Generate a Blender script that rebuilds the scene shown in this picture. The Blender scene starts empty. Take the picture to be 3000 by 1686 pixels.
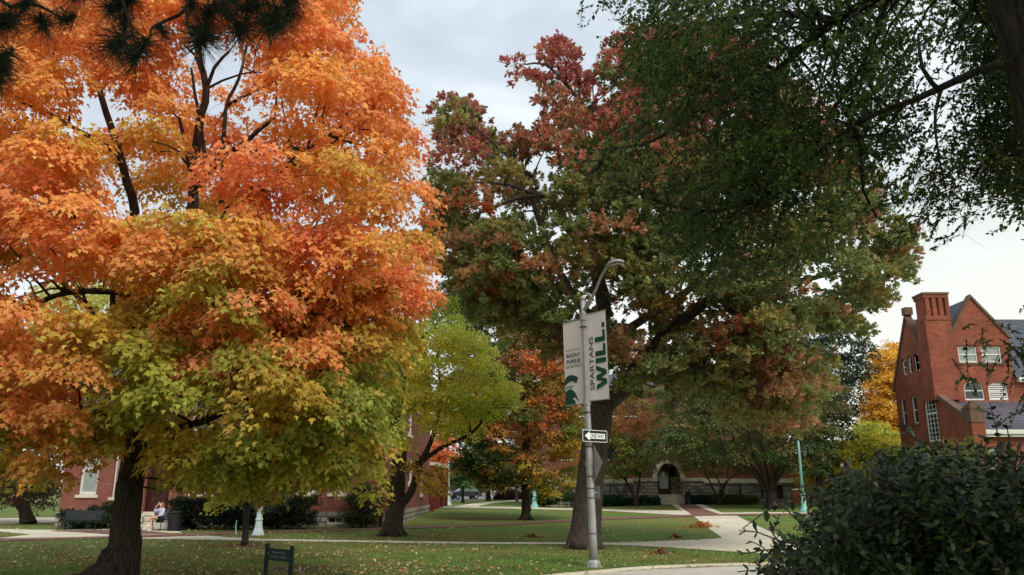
import bpy, math, random
import numpy as np
from mathutils import Vector, Matrix
random.seed(7)
R = np.random.RandomState(11)
sc = bpy.context.scene
COL = sc.collection
# ------------------------------------------------------------ camera
F = 2300.0
PITCH = math.atan(587.0 / F)
CP, SP = math.cos(PITCH), math.sin(PITCH)
CH = 2.0
cam = bpy.data.cameras.new('camera'); co = bpy.data.objects.new('camera', cam); COL.objects.link(co)
cam.sensor_width = 36; cam.lens = 36 * F / 3000; cam.clip_end = 3000; cam.clip_start = 0.05
co.location = (0, 0, CH); co.rotation_euler = (math.pi / 2 + PITCH, 0, 0)
sc.camera = co
sc.render.resolution_x, sc.render.resolution_y = 1024, 575
sc.view_settings.view_transform = 'Standard'; sc.view_settings.look = 'None'
sc.view_settings.gamma = 1; sc.view_settings.use_curve_mapping = False
sc.view_settings.exposure = 0.88
# ------------------------------------------------------------ sky and sun
SUN_EL, SUN_AZ = math.radians(46), math.radians(148)     # azimuth clockwise from +Y: behind the camera, to its right
w = bpy.data.worlds.new('World'); sc.world = w; w.use_nodes = True
nt = w.node_tree; nt.nodes.clear(); N = nt.nodes.new; L = nt.links.new
out = N('ShaderNodeOutputWorld'); mixs = N('ShaderNodeMixShader')
sky = N('ShaderNodeTexSky'); sky.sky_type = 'NISHITA'; sky.sun_disc = False
sky.sun_elevation = SUN_EL; sky.sun_rotation = SUN_AZ
b1 = N('ShaderNodeBackground'); b1.inputs[1].default_value = 0.09; L(sky.outputs[0], b1.inputs[0])
tc = N('ShaderNodeTexCoord'); sep = N('ShaderNodeSeparateXYZ'); L(tc.outputs['Generated'], sep.inputs[0])
mp = N('ShaderNodeMapping'); mp.inputs['Scale'].default_value = (1.0, 1.0, 2.6); mp.inputs['Location'].default_value = (0.4, 0.2, 0.1)
L(tc.outputs['Generated'], mp.inputs[0])
no = N('ShaderNodeTexNoise'); no.inputs['Scale'].default_value = 2.6; no.inputs['Detail'].default_value = 6; no.inputs['Roughness'].default_value = 0.52
no.inputs['Distortion'].default_value = 0.3
L(mp.outputs[0], no.inputs[0])
cr = N('ShaderNodeValToRGB'); e = cr.color_ramp.elements
e[0].position = 0.32; e[0].color = (0.30, 0.35, 0.415, 1); e[1].position = 0.70; e[1].color = (0.60, 0.665, 0.72, 1)
e2 = e.new(0.5); e2.color = (0.395, 0.455, 0.52, 1)
L(no.outputs[0], cr.inputs[0])
mr = N('ShaderNodeMapRange'); mr.inputs['From Min'].default_value = 0.0; mr.inputs['From Max'].default_value = 0.62
mr.inputs['To Min'].default_value = 1.0; mr.inputs['To Max'].default_value = 0.0; L(sep.outputs['Z'], mr.inputs['Value'])
mx = N('ShaderNodeMapRange'); mx.inputs['From Min'].default_value = -0.2; mx.inputs['From Max'].default_value = 0.55
mx.inputs['To Min'].default_value = 0.45; mx.inputs['To Max'].default_value = 1.0; L(sep.outputs['X'], mx.inputs['Value'])
mm = N('ShaderNodeMath'); mm.operation = 'MULTIPLY'; L(mr.outputs[0], mm.inputs[0]); L(mx.outputs[0], mm.inputs[1])
mc = N('ShaderNodeMixRGB'); L(mm.outputs[0], mc.inputs[0]); L(cr.outputs[0], mc.inputs[1]); mc.inputs[2].default_value = (0.72, 0.70, 0.60, 1)
b2 = N('ShaderNodeBackground'); b2.inputs[1].default_value = 0.93; L(mc.outputs[0], b2.inputs[0])
mixs.inputs[0].default_value = 0.93
L(b1.outputs[0], mixs.inputs[1]); L(b2.outputs[0], mixs.inputs[2]); L(mixs.outputs[0], out.inputs[0])
sl = bpy.data.lights.new('sun', 'SUN'); sl.energy = 1.5; sl.angle = math.radians(24); sl.color = (1, 0.95, 0.87)
so = bpy.data.objects.new('sun', sl); COL.objects.link(so)
sd = Vector((math.sin(SUN_AZ) * math.cos(SUN_EL), math.cos(SUN_AZ) * math.cos(SUN_EL), math.sin(SUN_EL)))
so.rotation_euler = sd.to_track_quat('Z', 'Y').to_euler()
# ------------------------------------------------------------ pixel helpers (photo pixels, 3000 x 1686)
def P(px, py, Y):
    yu = (843 - py) / F
    t = Y / (CP - yu * SP)
    return (px - 1500) / F * t, Y, CH + t * (SP + yu * CP)
def Pn(px, py, Y):
    yu = (843 - py) / F
    t = Y / (CP - yu * SP)
    return np.stack([(px - 1500) / F * t, Y, CH + t * (SP + yu * CP)], -1)
def onX(px, py, X):
    yu = (843 - py) / F
    t = X / ((px - 1500) / F)
    return X, t * (CP - yu * SP), CH + t * (SP + yu * CP)
def proj(p):
    p = np.asarray(p, float); x, y, z = p[..., 0], p[..., 1], p[..., 2] - CH
    fw = y * CP + z * SP; up = -y * SP + z * CP
    return 1500 + F * x / fw, 843 - F * up / fw
def sst(a, b, x):
    t = np.clip((x - a) / (b - a), 0, 1); return t * t * (3 - 2 * t)
def gz(X, Y):
    return 0.4 * sst(40, 72, Y) + 0.2 * sst(5, 16, X) * sst(26, 44, Y) + 0.03 * np.sin(X * .35) * np.sin(Y * .27) * sst(14, 18, Y) * (1 - sst(24, 34, Y))
def G(px, py):
    yu = (843 - py) / F
    dy, dz = CP - yu * SP, SP + yu * CP
    z = 0.0
    for _ in range(40):
        t = (z - CH) / dz if dz < -1e-4 else 9e3
        X, Y = (px - 1500) / F * t, t * dy
        z = 0.5 * z + 0.5 * float(gz(X, Y))
    return X, Y, float(gz(X, Y))
def inpoly(px, py, poly):
    c = np.zeros(px.shape, bool); n = len(poly)
    for i in range(n):
        x1, y1 = poly[i]; x2, y2 = poly[(i + 1) % n]
        m = ((y1 > py) != (y2 > py)) & (px < (x2 - x1) * (py - y1) / ((y2 - y1) or 1e-9) + x1)
        c ^= m
    return c
def dpoly(px, py, poly):
    d = np.full(px.shape, 1e9); n = len(poly)
    for i in range(n):
        x1, y1 = poly[i]; x2, y2 = poly[(i + 1) % n]
        l2 = (x2 - x1) ** 2 + (y2 - y1) ** 2 + 1e-9
        t = np.clip(((px - x1) * (x2 - x1) + (py - y1) * (y2 - y1)) / l2, 0, 1)
        d = np.minimum(d, np.hypot(px - x1 - t * (x2 - x1), py - y1 - t * (y2 - y1)))
    return d
def lin(c):
    c = np.asarray(c, float) / 255.0
    return np.where(c <= 0.04045, c / 12.92, ((c + 0.055) / 1.055) ** 2.4)
# ------------------------------------------------------------ materials
MATS = {}
def mat(name, rgb, rough=0.8, var=0.0, vscale=3.0, bump=0.0, bscale=20.0, metal=0.0, spec=0.3, rgb2=None, stretch=None, emis=None):
    if name in MATS: return MATS[name]
    m = bpy.data.materials.new(name); m.use_nodes = True; t = m.node_tree; n = t.nodes; l = t.links.new
    p = n['Principled BSDF']; p.inputs['Roughness'].default_value = rough; p.inputs['Metallic'].default_value = metal
    p.inputs['Specular IOR Level'].default_value = spec
    c = lin(rgb); c2 = lin(rgb2) if rgb2 is not None else c * (1 - var)
    tcn = n.new('ShaderNodeTexCoord'); mpn = n.new('ShaderNodeMapping'); l(tcn.outputs['Object'], mpn.inputs[0])
    if stretch: mpn.inputs['Scale'].default_value = stretch
    nn = n.new('ShaderNodeTexNoise'); nn.inputs['Scale'].default_value = vscale; nn.inputs['Detail'].default_value = 5; nn.inputs['Roughness'].default_value = .65
    l(mpn.outputs[0], nn.inputs[0])
    r = n.new('ShaderNodeValToRGB'); r.color_ramp.elements[0].position = .35; r.color_ramp.elements[1].position = .65
    r.color_ramp.elements[0].color = (*c2, 1); r.color_ramp.elements[1].color = (*c, 1)
    l(nn.outputs[0], r.inputs[0]); l(r.outputs[0], p.inputs['Base Color'])
    if bump:
        n2 = n.new('ShaderNodeTexNoise'); n2.inputs['Scale'].default_value = bscale; n2.inputs['Detail'].default_value = 6; l(mpn.outputs[0], n2.inputs[0])
        bp = n.new('ShaderNodeBump'); bp.inputs['Strength'].default_value = min(1, bump); bp.inputs['Distance'].default_value = 0.02 * max(1, bump); l(n2.outputs[0], bp.inputs['Height'])
        l(bp.outputs[0], p.inputs['Normal'])
    MATS[name] = m; return m
def brickmat(name, c1, c2, mortar, bw, bh, ms=0.012, bump=0.4, stain=0.35, rough=0.85, horiz=False, c3=None):
    m = bpy.data.materials.new(name); m.use_nodes = True; t = m.node_tree; n = t.nodes; l = t.links.new
    p = n['Principled BSDF']; p.inputs['Roughness'].default_value = rough; p.inputs['Specular IOR Level'].default_value = 0.2
    tcn = n.new('ShaderNodeTexCoord'); s = n.new('ShaderNodeSeparateXYZ'); l(tcn.outputs['Object'], s.inputs[0])
    cb = n.new('ShaderNodeCombineXYZ')
    if horiz: l(s.outputs[0], cb.inputs[0]); l(s.outputs[1], cb.inputs[1])
    else:
        a = n.new('ShaderNodeMath'); l(s.outputs[0], a.inputs[0]); l(s.outputs[1], a.inputs[1]); l(a.outputs[0], cb.inputs[0]); l(s.outputs[2], cb.inputs[1])
    b = n.new('ShaderNodeTexBrick'); l(cb.outputs[0], b.inputs[0])
    b.inputs['Color1'].default_value = (*lin(c1), 1); b.inputs['Color2'].default_value = (*lin(c2), 1); b.inputs['Mortar'].default_value = (*lin(mortar), 1)
    b.inputs['Scale'].default_value = 1; b.inputs['Brick Width'].default_value = bw; b.inputs['Row Height'].default_value = bh; b.inputs['Mortar Size'].default_value = ms
    nn = n.new('ShaderNodeTexNoise'); nn.inputs['Scale'].default_value = 0.7; nn.inputs['Detail'].default_value = 8; nn.inputs['Roughness'].default_value = .7; l(tcn.outputs['Object'], nn.inputs[0])
    r = n.new('ShaderNodeValToRGB'); r.color_ramp.elements[0].position = .3; r.color_ramp.elements[1].position = .68
    r.color_ramp.elements[0].color = (1 - stain, 1 - stain, 1 - stain, 1); r.color_ramp.elements[1].color = (1, 1, 1, 1); l(nn.outputs[0], r.inputs[0])
    mxx = n.new('ShaderNodeMixRGB'); mxx.blend_type = 'MULTIPLY'; mxx.inputs[0].default_value = 1; l(b.outputs[0], mxx.inputs[1]); l(r.outputs[0], mxx.inputs[2])
    l(mxx.outputs[0], p.inputs['Base Color'])
    n2 = n.new('ShaderNodeTexNoise'); n2.inputs['Scale'].default_value = 14; n2.inputs['Detail'].default_value = 6; l(tcn.outputs['Object'], n2.inputs[0])
    ad = n.new('ShaderNodeMath'); ad.operation = 'SUBTRACT'; l(n2.outputs[0], ad.inputs[0]); l(b.outputs['Fac'], ad.inputs[1])
    bp = n.new('ShaderNodeBump'); bp.inputs['Strength'].default_value = bump; bp.inputs['Distance'].default_value = 0.02; l(ad.outputs[0], bp.inputs['Height']); l(bp.outputs[0], p.inputs['Normal'])
    MATS[name] = m; return m
def leafmat(name, rough=0.5, trans=0.4, spec=0.3):
    m = bpy.data.materials.new(name); m.use_nodes = True; t = m.node_tree; n = t.nodes; l = t.links.new
    p = n['Principled BSDF']; p.inputs['Roughness'].default_value = rough; p.inputs['Specular IOR Level'].default_value = spec
    a = n.new('ShaderNodeAttribute'); a.attribute_name = 'Col'
    l(a.outputs['Color'], p.inputs['Base Color'])
    tr = n.new('ShaderNodeBsdfTranslucent'); l(a.outputs['Color'], tr.inputs['Color'])
    mxn = n.new('ShaderNodeMixShader'); mxn.inputs[0].default_value = trans
    l(p.outputs[0], mxn.inputs[1]); l(tr.outputs[0], mxn.inputs[2]); l(mxn.outputs[0], n['Material Output'].inputs[0])
    MATS[name] = m; return m
LEAF = leafmat('leaf', 0.5, 0.45, .25); GLOSSY = leafmat('glossy_leaf', 0.42, 0.15, .4); DRY = leafmat('dry_leaf', .8, .2, .1); NEEDLE = leafmat('needle', .6, .1, .2)
def barkmat(name, c1, c2, sc_=1.0):
    m = bpy.data.materials.new(name); m.use_nodes = True; t = m.node_tree; n = t.nodes; l = t.links.new
    p = n['Principled BSDF']; p.inputs['Roughness'].default_value = .9; p.inputs['Specular IOR Level'].default_value = .15
    tcn = n.new('ShaderNodeTexCoord'); mpn = n.new('ShaderNodeMapping'); mpn.inputs['Scale'].default_value = (1, 1, .18); l(tcn.outputs['Object'], mpn.inputs[0])
    v = n.new('ShaderNodeTexNoise'); v.inputs['Scale'].default_value = 22 * sc_; v.inputs['Detail'].default_value = 8; v.inputs['Roughness'].default_value = .7; v.inputs['Distortion'].default_value = .6; l(mpn.outputs[0], v.inputs[0])
    r = n.new('ShaderNodeValToRGB'); r.color_ramp.elements[0].position = .38; r.color_ramp.elements[1].position = .62
    r.color_ramp.elements[0].color = (*lin(c2), 1); r.color_ramp.elements[1].color = (*lin(c1), 1); l(v.outputs[0], r.inputs[0]); l(r.outputs[0], p.inputs['Base Color'])
    bp = n.new('ShaderNodeBump'); bp.inputs['Strength'].default_value = .9; bp.inputs['Distance'].default_value = .05; l(v.outputs[0], bp.inputs['Height']); l(bp.outputs[0], p.inputs['Normal'])
    MATS[name] = m; return m
BARK = barkmat('bark_dark', (84, 74, 64), (38, 33, 29)); BARKG = barkmat('bark_grey', (104, 92, 84), (52, 46, 42)); BARKR = barkmat('bark_tan', (150, 110, 85), (95, 68, 52))
BRICK = brickmat('red_brick', (156, 90, 72), (130, 74, 62), (148, 108, 94), .22, .075, .010, .5, .42)
BRICKB = brickmat('weathered_brick', (178, 95, 68), (146, 76, 56), (144, 102, 86), .22, .075, .010, .5, .5)
STONE = brickmat('rock_faced_stone', (196, 188, 174), (146, 137, 127), (92, 88, 82), .62, .27, .03, 1.0, .35)
STONEL = mat('limestone', (222, 213, 192), .85, .25, 1.5, .3, 25)
STONED = mat('brown_stone', (118, 92, 76), .9, .35, 2, .6, 12)
SLATE = brickmat('slate_roof', (96, 100, 110), (74, 78, 88), (58, 60, 68), .3, .2, .015, .5, .25, .6)
SLATEP = brickmat('purple_slate', (108, 102, 108), (84, 82, 90), (64, 60, 70), .3, .2, .015, .5, .25, .6)
PAVER = brickmat('paver_brick', (150, 104, 90), (124, 84, 76), (120, 98, 88), .2, .1, .008, .3, .25, .9, True)
CONC = brickmat('concrete', (224, 214, 188), (214, 204, 180), (158, 148, 126), 1.8, 1.8, .02, .3, .22, .9, True); CONCS = mat('street_concrete', (196, 190, 174), .9, .2, .6, .3, 40)
ASPH = mat('asphalt', (122, 122, 124), .9, .15, .8, .2, 40)
WHITEP = mat('white_paint', (222, 219, 210), .5, .1, 4); BLACKM = mat('black_metal', (28, 29, 34), .45, .2, 8, spec=.5)
GALV = mat('galvanised_steel', (168, 168, 164), .5, .18, 6, .1, 60, metal=.35, spec=.5)
GLASS = mat('dark_glass', (44, 50, 54), .12, .3, 2, spec=.8); BLIND = mat('window_blind', (150, 158, 150), .35, .15, 3, spec=.6)
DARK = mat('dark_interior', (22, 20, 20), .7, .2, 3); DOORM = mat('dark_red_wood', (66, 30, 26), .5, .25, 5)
TURQ = mat('turquoise_paint', (140, 196, 184), .5, .15, 6); PALEP = mat('pale_aqua_paint', (206, 222, 222), .5, .12, 8)
# ------------------------------------------------------------ object helpers
def tag(o, label=None, cat=None, group=None, kind=None):
    if label: o['label'] = label
    if cat: o['category'] = cat
    if group: o['group'] = group
    if kind: o['kind'] = kind
    return o
def empty(name, loc, label=None, cat=None, group=None, rz=0):
    o = bpy.data.objects.new(name, None); COL.objects.link(o); o.location = loc; o.rotation_euler = (0, 0, rz); o.empty_display_size = .2
    return tag(o, label, cat, group)
def link(name, me, parent=None):
    """world-space mesh; when it gets a parent it keeps its place"""
    o = bpy.data.objects.new(name, me); COL.objects.link(o)
    if parent is not None:
        o.parent = parent; o.matrix_parent_inverse = wmat(parent).inverted()
    return o
def wmat(o):
    m = Matrix.LocRotScale(o.location, o.rotation_euler, o.scale)
    return (wmat(o.parent) @ o.matrix_parent_inverse @ m) if o.parent else m
class MB:
    def __init__(s): s.v = []; s.f = []; s.m = []
    def add(s, vs, fs, mi=0):
        b = len(s.v); s.v += [tuple(map(float, v)) for v in vs]; s.f += [tuple(b + i for i in f) for f in fs]; s.m += [mi] * len(fs)
    def box(s, x0, x1, y0, y1, z0, z1, mi=0):
        s.add([(x0, y0, z0), (x1, y0, z0), (x1, y1, z0), (x0, y1, z0), (x0, y0, z1), (x1, y0, z1), (x1, y1, z1), (x0, y1, z1)],
              [(0, 3, 2, 1), (4, 5, 6, 7), (0, 1, 5, 4), (1, 2, 6, 5), (2, 3, 7, 6), (3, 0, 4, 7)], mi)
    def obox(s, c, u, v, w_, mi=0):
        c, u, v, w_ = map(Vector, (c, u, v, w_)); vs = []
        for k in (-1, 1):
            for a, b in ((-1, -1), (1, -1), (1, 1), (-1, 1)): vs.append(c + a * u + b * v + k * w_)
        s.add(vs, [(0, 3, 2, 1), (4, 5, 6, 7), (0, 1, 5, 4), (1, 2, 6, 5), (2, 3, 7, 6), (3, 0, 4, 7)], mi)
    def quad(s, a, b, c, d, mi=0): s.add([a, b, c, d], [(0, 1, 2, 3)], mi)
    def prism(s, poly, off, mi=0):
        n = len(poly); off = Vector(off); a = [Vector(p) for p in poly]; b = [p + off for p in a]
        s.add(a + b, [tuple(range(n)), tuple(range(2 * n - 1, n - 1, -1))] + [(i, i + n, (i + 1) % n + n, (i + 1) % n) for i in range(n)], mi)
    def tube(s, pts, rad, seg=8, mi=0, cap=True, rough=0.0):
        pts = [Vector(p) for p in pts]; n = len(pts)
        if not hasattr(rad, '__len__'): rad = [rad] * n
        t = [(pts[min(i + 1, n - 1)] - pts[max(i - 1, 0)]).normalized() for i in range(n)]
        up = Vector((1, 0, 0)) if abs(t[0].x) < .8 else Vector((0, 1, 0)); vs = []
        ph = random.random() * 9
        for i in range(n):
            x = (up - t[i] * up.dot(t[i])).normalized(); y = t[i].cross(x); up = x
            for k in range(seg):
                a = 2 * math.pi * k / seg
                rr = rad[i] * (1 + rough * (math.sin(3 * a + ph + i * .2) * .5 + math.sin(7 * a + 2 * ph) * .5 + random.uniform(-.4, .4)))
                vs.append(pts[i] + x * math.cos(a) * rr + y * math.sin(a) * rr)
        fs = [(i * seg + k, i * seg + (k + 1) % seg, (i + 1) * seg + (k + 1) % seg, (i + 1) * seg + k) for i in range(n - 1) for k in range(seg)]
        if cap: fs += [tuple(range(seg - 1, -1, -1)), tuple((n - 1) * seg + k for k in range(seg))]
        s.add(vs, fs, mi)
    def lathe(s, c, prof, seg=16, mi=0, top=None):
        c = Vector(c); top = Vector(top) if top is not None else None; vs = []
        for r, z in prof:
            for k in range(seg):
                a = 2 * math.pi * k / seg; vs.append(c + Vector((r * math.cos(a), r * math.sin(a), z)))
        n = len(prof)
        s.add(vs, [(i * seg + k, i * seg + (k + 1) % seg, (i + 1) * seg + (k + 1) % seg, (i + 1) * seg + k) for i in range(n - 1) for k in range(seg)]
              + [tuple(range(seg - 1, -1, -1)), tuple((n - 1) * seg + k for k in range(seg))], mi)
    def build(s, name, mats, parent=None, smooth=False):
        me = bpy.data.meshes.new(name); me.from_pydata(s.v, [], s.f)
        if not isinstance(mats, (list, tuple)): mats = [mats]
        for m in mats: me.materials.append(m)
        me.polygons.foreach_set('material_index', s.m)
        if smooth: me.polygons.foreach_set('use_smooth', [True] * len(s.f))
        me.update(); return link(name, me, parent)
# ------------------------------------------------------------ leaves
T_MAPLE = np.array([(0, -.1, 0), (.30, -.02, .03), (.52, .30, -.04), (.22, .36, .04), (.20, .62, .02), (0, 1.0, -.06), (-.20, .62, .02), (-.22, .36, .04), (-.52, .30, -.04), (-.30, -.02, .03)], float)
T_OAK = np.array([(0, 0, 0), (.16, .25, .02), (.09, .42, .02), (.26, .62, -.02), (.08, .78, .01), (0, 1, -.08), (-.08, .78, .01), (-.26, .62, -.02), (-.09, .42, .02), (-.16, .25, .02)], float)
T_OVAL = np.array([(0, 0, 0), (.22, .28, .03), (.26, .55, .03), (.12, .85, .0), (0, 1, -.04), (-.12, .85, .0), (-.26, .55, .03), (-.22, .28, .03)], float)
T_LEAF6 = np.array([(0, 0, 0), (.24, .35, .03), (.2, .68, .02), (0, 1, -.04), (-.2, .68, .02), (-.24, .35, .03)], float)
T_STAR6 = np.array([(0, -.05, 0), (.5, .25, 0), (.2, .5, .03), (0, 1, -.05), (-.2, .5, .03), (-.5, .25, 0)], float)
T_NEEDLE = np.array([(-.5, 0, 0), (.5, 0, 0), (0, 1, 0)], float)
def leaves(name, pos, axis, nrm, size, col, tmpl, m, parent=None, wid=1.0):
    """one mesh of leaf-shaped faces"""
    n = len(pos); k = len(tmpl)
    axis = axis / (np.linalg.norm(axis, axis=1, keepdims=True) + 1e-9)
    x = np.cross(axis, nrm); x /= (np.linalg.norm(x, axis=1, keepdims=True) + 1e-9)
    z = np.cross(x, axis); size = np.broadcast_to(size, (n,))[:, None, None]; wid = np.broadcast_to(wid, (n,))[:, None, None]
    V = pos[:, None, :] + size * (wid * tmpl[None, :, 0:1] * x[:, None, :] + tmpl[None, :, 1:2] * axis[:, None, :] + tmpl[None, :, 2:3] * z[:, None, :])
    me = bpy.data.meshes.new(name); me.vertices.add(n * k); me.vertices.foreach_set('co', V.astype(np.float32).ravel())
    me.loops.add(n * k); me.loops.foreach_set('vertex_index', np.arange(n * k, dtype=np.int32))
    me.polygons.add(n); me.polygons.foreach_set('loop_start', np.arange(0, n * k, k, dtype=np.int32)); me.polygons.foreach_set('loop_total', np.full(n, k, np.int32))
    a = me.attributes.new('Col', 'FLOAT_COLOR', 'POINT'); c4 = np.ones((n, k, 4), np.float32); c4[..., :3] = np.clip(col, 0, 1)[:, None, :]
    a.data.foreach_set('color', c4.ravel())
    me.materials.append(m); me.update(calc_edges=True); me.validate()
    return link(name, me, parent)
def rnd(n, s=1.0): return R.normal(0, s, (n, 3))
def unit(v): return v / (np.linalg.norm(v, axis=-1, keepdims=True) + 1e-9)
def pads_in(poly, Yc, thick, n, rpad, holes=(), D=260, front=.6, mind=.55, zmin=1.2, dfun=None, clear=(), rim=.3):
    """pad centres through the volume behind an outline; thickness follows the distance to the rim"""
    poly = [tuple(p) for p in poly]; xs = [p[0] for p in poly]; ys = [p[1] for p in poly]
    res = []; C = np.zeros((0, 3)); tries = 0
    while len(res) < n and tries < 60:
        tries += 1; m = 600
        px = R.uniform(min(xs), max(xs), m); py = R.uniform(min(ys), max(ys), m); ok = inpoly(px, py, poly)
        px, py = px[ok], py[ok]; d = dpoly(px, py, poly)
        k = (R.rand(len(px)) > rim * (tries % 2)) | (d < 70); px, py, d = px[k], py[k], d[k]
        for (hx, hy, hr, hs) in holes:
            g_ = .4 * rpad * F / Yc * min(1, hr / 40); hr, hs = hr + g_, hs + g_
            k = ((px - hx) / hr) ** 2 + ((py - hy) / hs) ** 2 > 1; px, py, d = px[k], py[k], d[k]
        q = np.clip(d / D, 0, 1); t = thick * np.sqrt(1 - (1 - q) ** 2) * np.power(R.rand(len(px)), .45) * np.where(R.rand(len(px)) < front, -1, 1)
        Y = Yc + t
        if dfun is not None: Y = Y + dfun(px, py)
        pos = Pn(px, py, Y); rr = rpad * R.uniform(.75, 1.3, len(px)); rr = np.minimum(rr, np.maximum(.38 * rpad, (d + 20) / F * Y * 1.2))
        for ln_, yl_, wl_ in clear:
            k = ~((dpoly(px, py, list(ln_) + list(ln_)[::-1]) < wl_) & (Y < yl_)); px, py, d, Y, pos, rr = px[k], py[k], d[k], Y[k], pos[k], rr[k]
        for i in range(len(px)):
            if pos[i, 2] < zmin: continue
            if len(C) and np.min(np.sum(((C - pos[i]) * (1, 1, 1.5)) ** 2, 1)) < (mind * rr[i]) ** 2: continue
            C = np.vstack([C, pos[i]]); res.append((pos[i], rr[i], px[i], py[i]))
            if len(res) >= n: break
    return res
def pad_maple(pads, per_m2, size, colf, flat=.55, droop=.5):
    """shingled sprays: each pad is a tilted dome of leaf rosettes facing up and outward"""
    A = [[], [], [], [], []]
    for c, r, px, py in pads:
        m = max(6, int(26 * r * r + 5)); n = max(30, int(per_m2 * r * r))
        az = R.uniform(0, 6.283, m); rad = np.sqrt(R.rand(m)); nx_ = np.stack([np.cos(az) * rad, np.sin(az) * rad], 1)
        zc_ = np.sqrt(1 - np.clip(rad, 0, 1) ** 2 * .98); tl = R.normal(0, .2, 2)
        sub = np.stack([nx_[:, 0] * r, nx_[:, 1] * r, flat * r * (zc_ - .5) + R.normal(0, .09 * r, m)], 1)
        sub[:, 2] += sub[:, 0] * tl[0] + sub[:, 1] * tl[1]
        sn = unit(np.stack([nx_[:, 0] * 1.1, nx_[:, 1] * 1.1, zc_ * .75 + .12], 1))
        ix = R.randint(0, m, n); sp = .13 * r + .05
        tang = rnd(n, 1.0); tang -= sn[ix] * np.sum(tang * sn[ix], 1, keepdims=True)
        o = sub[ix] + tang * sp * np.array([1, 1, .8]) + sn[ix] * R.normal(0, .05, (n, 1))
        nr = sn[ix] + rnd(n, .38)
        ax = unit(tang) * .55 + np.stack([nx_[ix, 0], nx_[ix, 1], np.full(n, -1.0 * droop)], 1) * R.uniform(.3, 1.4, (n, 1)) + rnd(n, .25)
        col = colf(px, py, c, n, sub[ix] / r)
        A[0].append(c + o); A[1].append(ax); A[2].append(nr); A[3].append(size * R.uniform(.7, 1.25, n)); A[4].append(col)
    return [np.concatenate(a) for a in A]
def pad_tuft(pads, tufts, per, size, colf, spread=.8, flat=.75):
    A = [[], [], [], [], []]
    for c, r, px, py in pads:
        m = max(3, int(tufts * r * r)); d = unit(rnd(m)); d[:, 2] = np.abs(d[:, 2]) * flat - .25
        tc_ = d * r * np.power(R.rand(m, 1), .4)
        ix = np.repeat(np.arange(m), per); n = len(ix)
        td = unit(tc_[ix] + np.array([0, 0, .25 * r]) + rnd(n, .1 * r))
        ax = unit(td + unit(rnd(n)) * spread)
        A[0].append(c + tc_[ix] + rnd(n, .05)); A[1].append(ax); A[2].append(unit(np.array([0, 0, 1.]) + rnd(n, .6))); A[3].append(size * R.uniform(.7, 1.25, n)); A[4].append(colf(px, py, c, n, tc_[ix] / r))
    return [np.concatenate(a) for a in A]
def palette(cols, wts=None, hj=.10):
    """one colour per pad from the palette, jittered per leaf"""
    C = np.array([lin(c) for c in cols]); wts = None if wts is None else np.array(wts, float) / np.sum(wts)
    def f(px, py, c, n, sub):
        i = R.choice(len(C), p=wts); j = R.choice(len(C), p=wts); t = R.rand(n, 1) ** 2
        base = C[i] * (1 - t * .6) + C[j] * t * .6
        return base * R.uniform(1 - hj * 2.5, 1 + hj * 2.5, (n, 1)) * R.uniform(1 - hj, 1 + hj, (n, 3))
    return f
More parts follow.
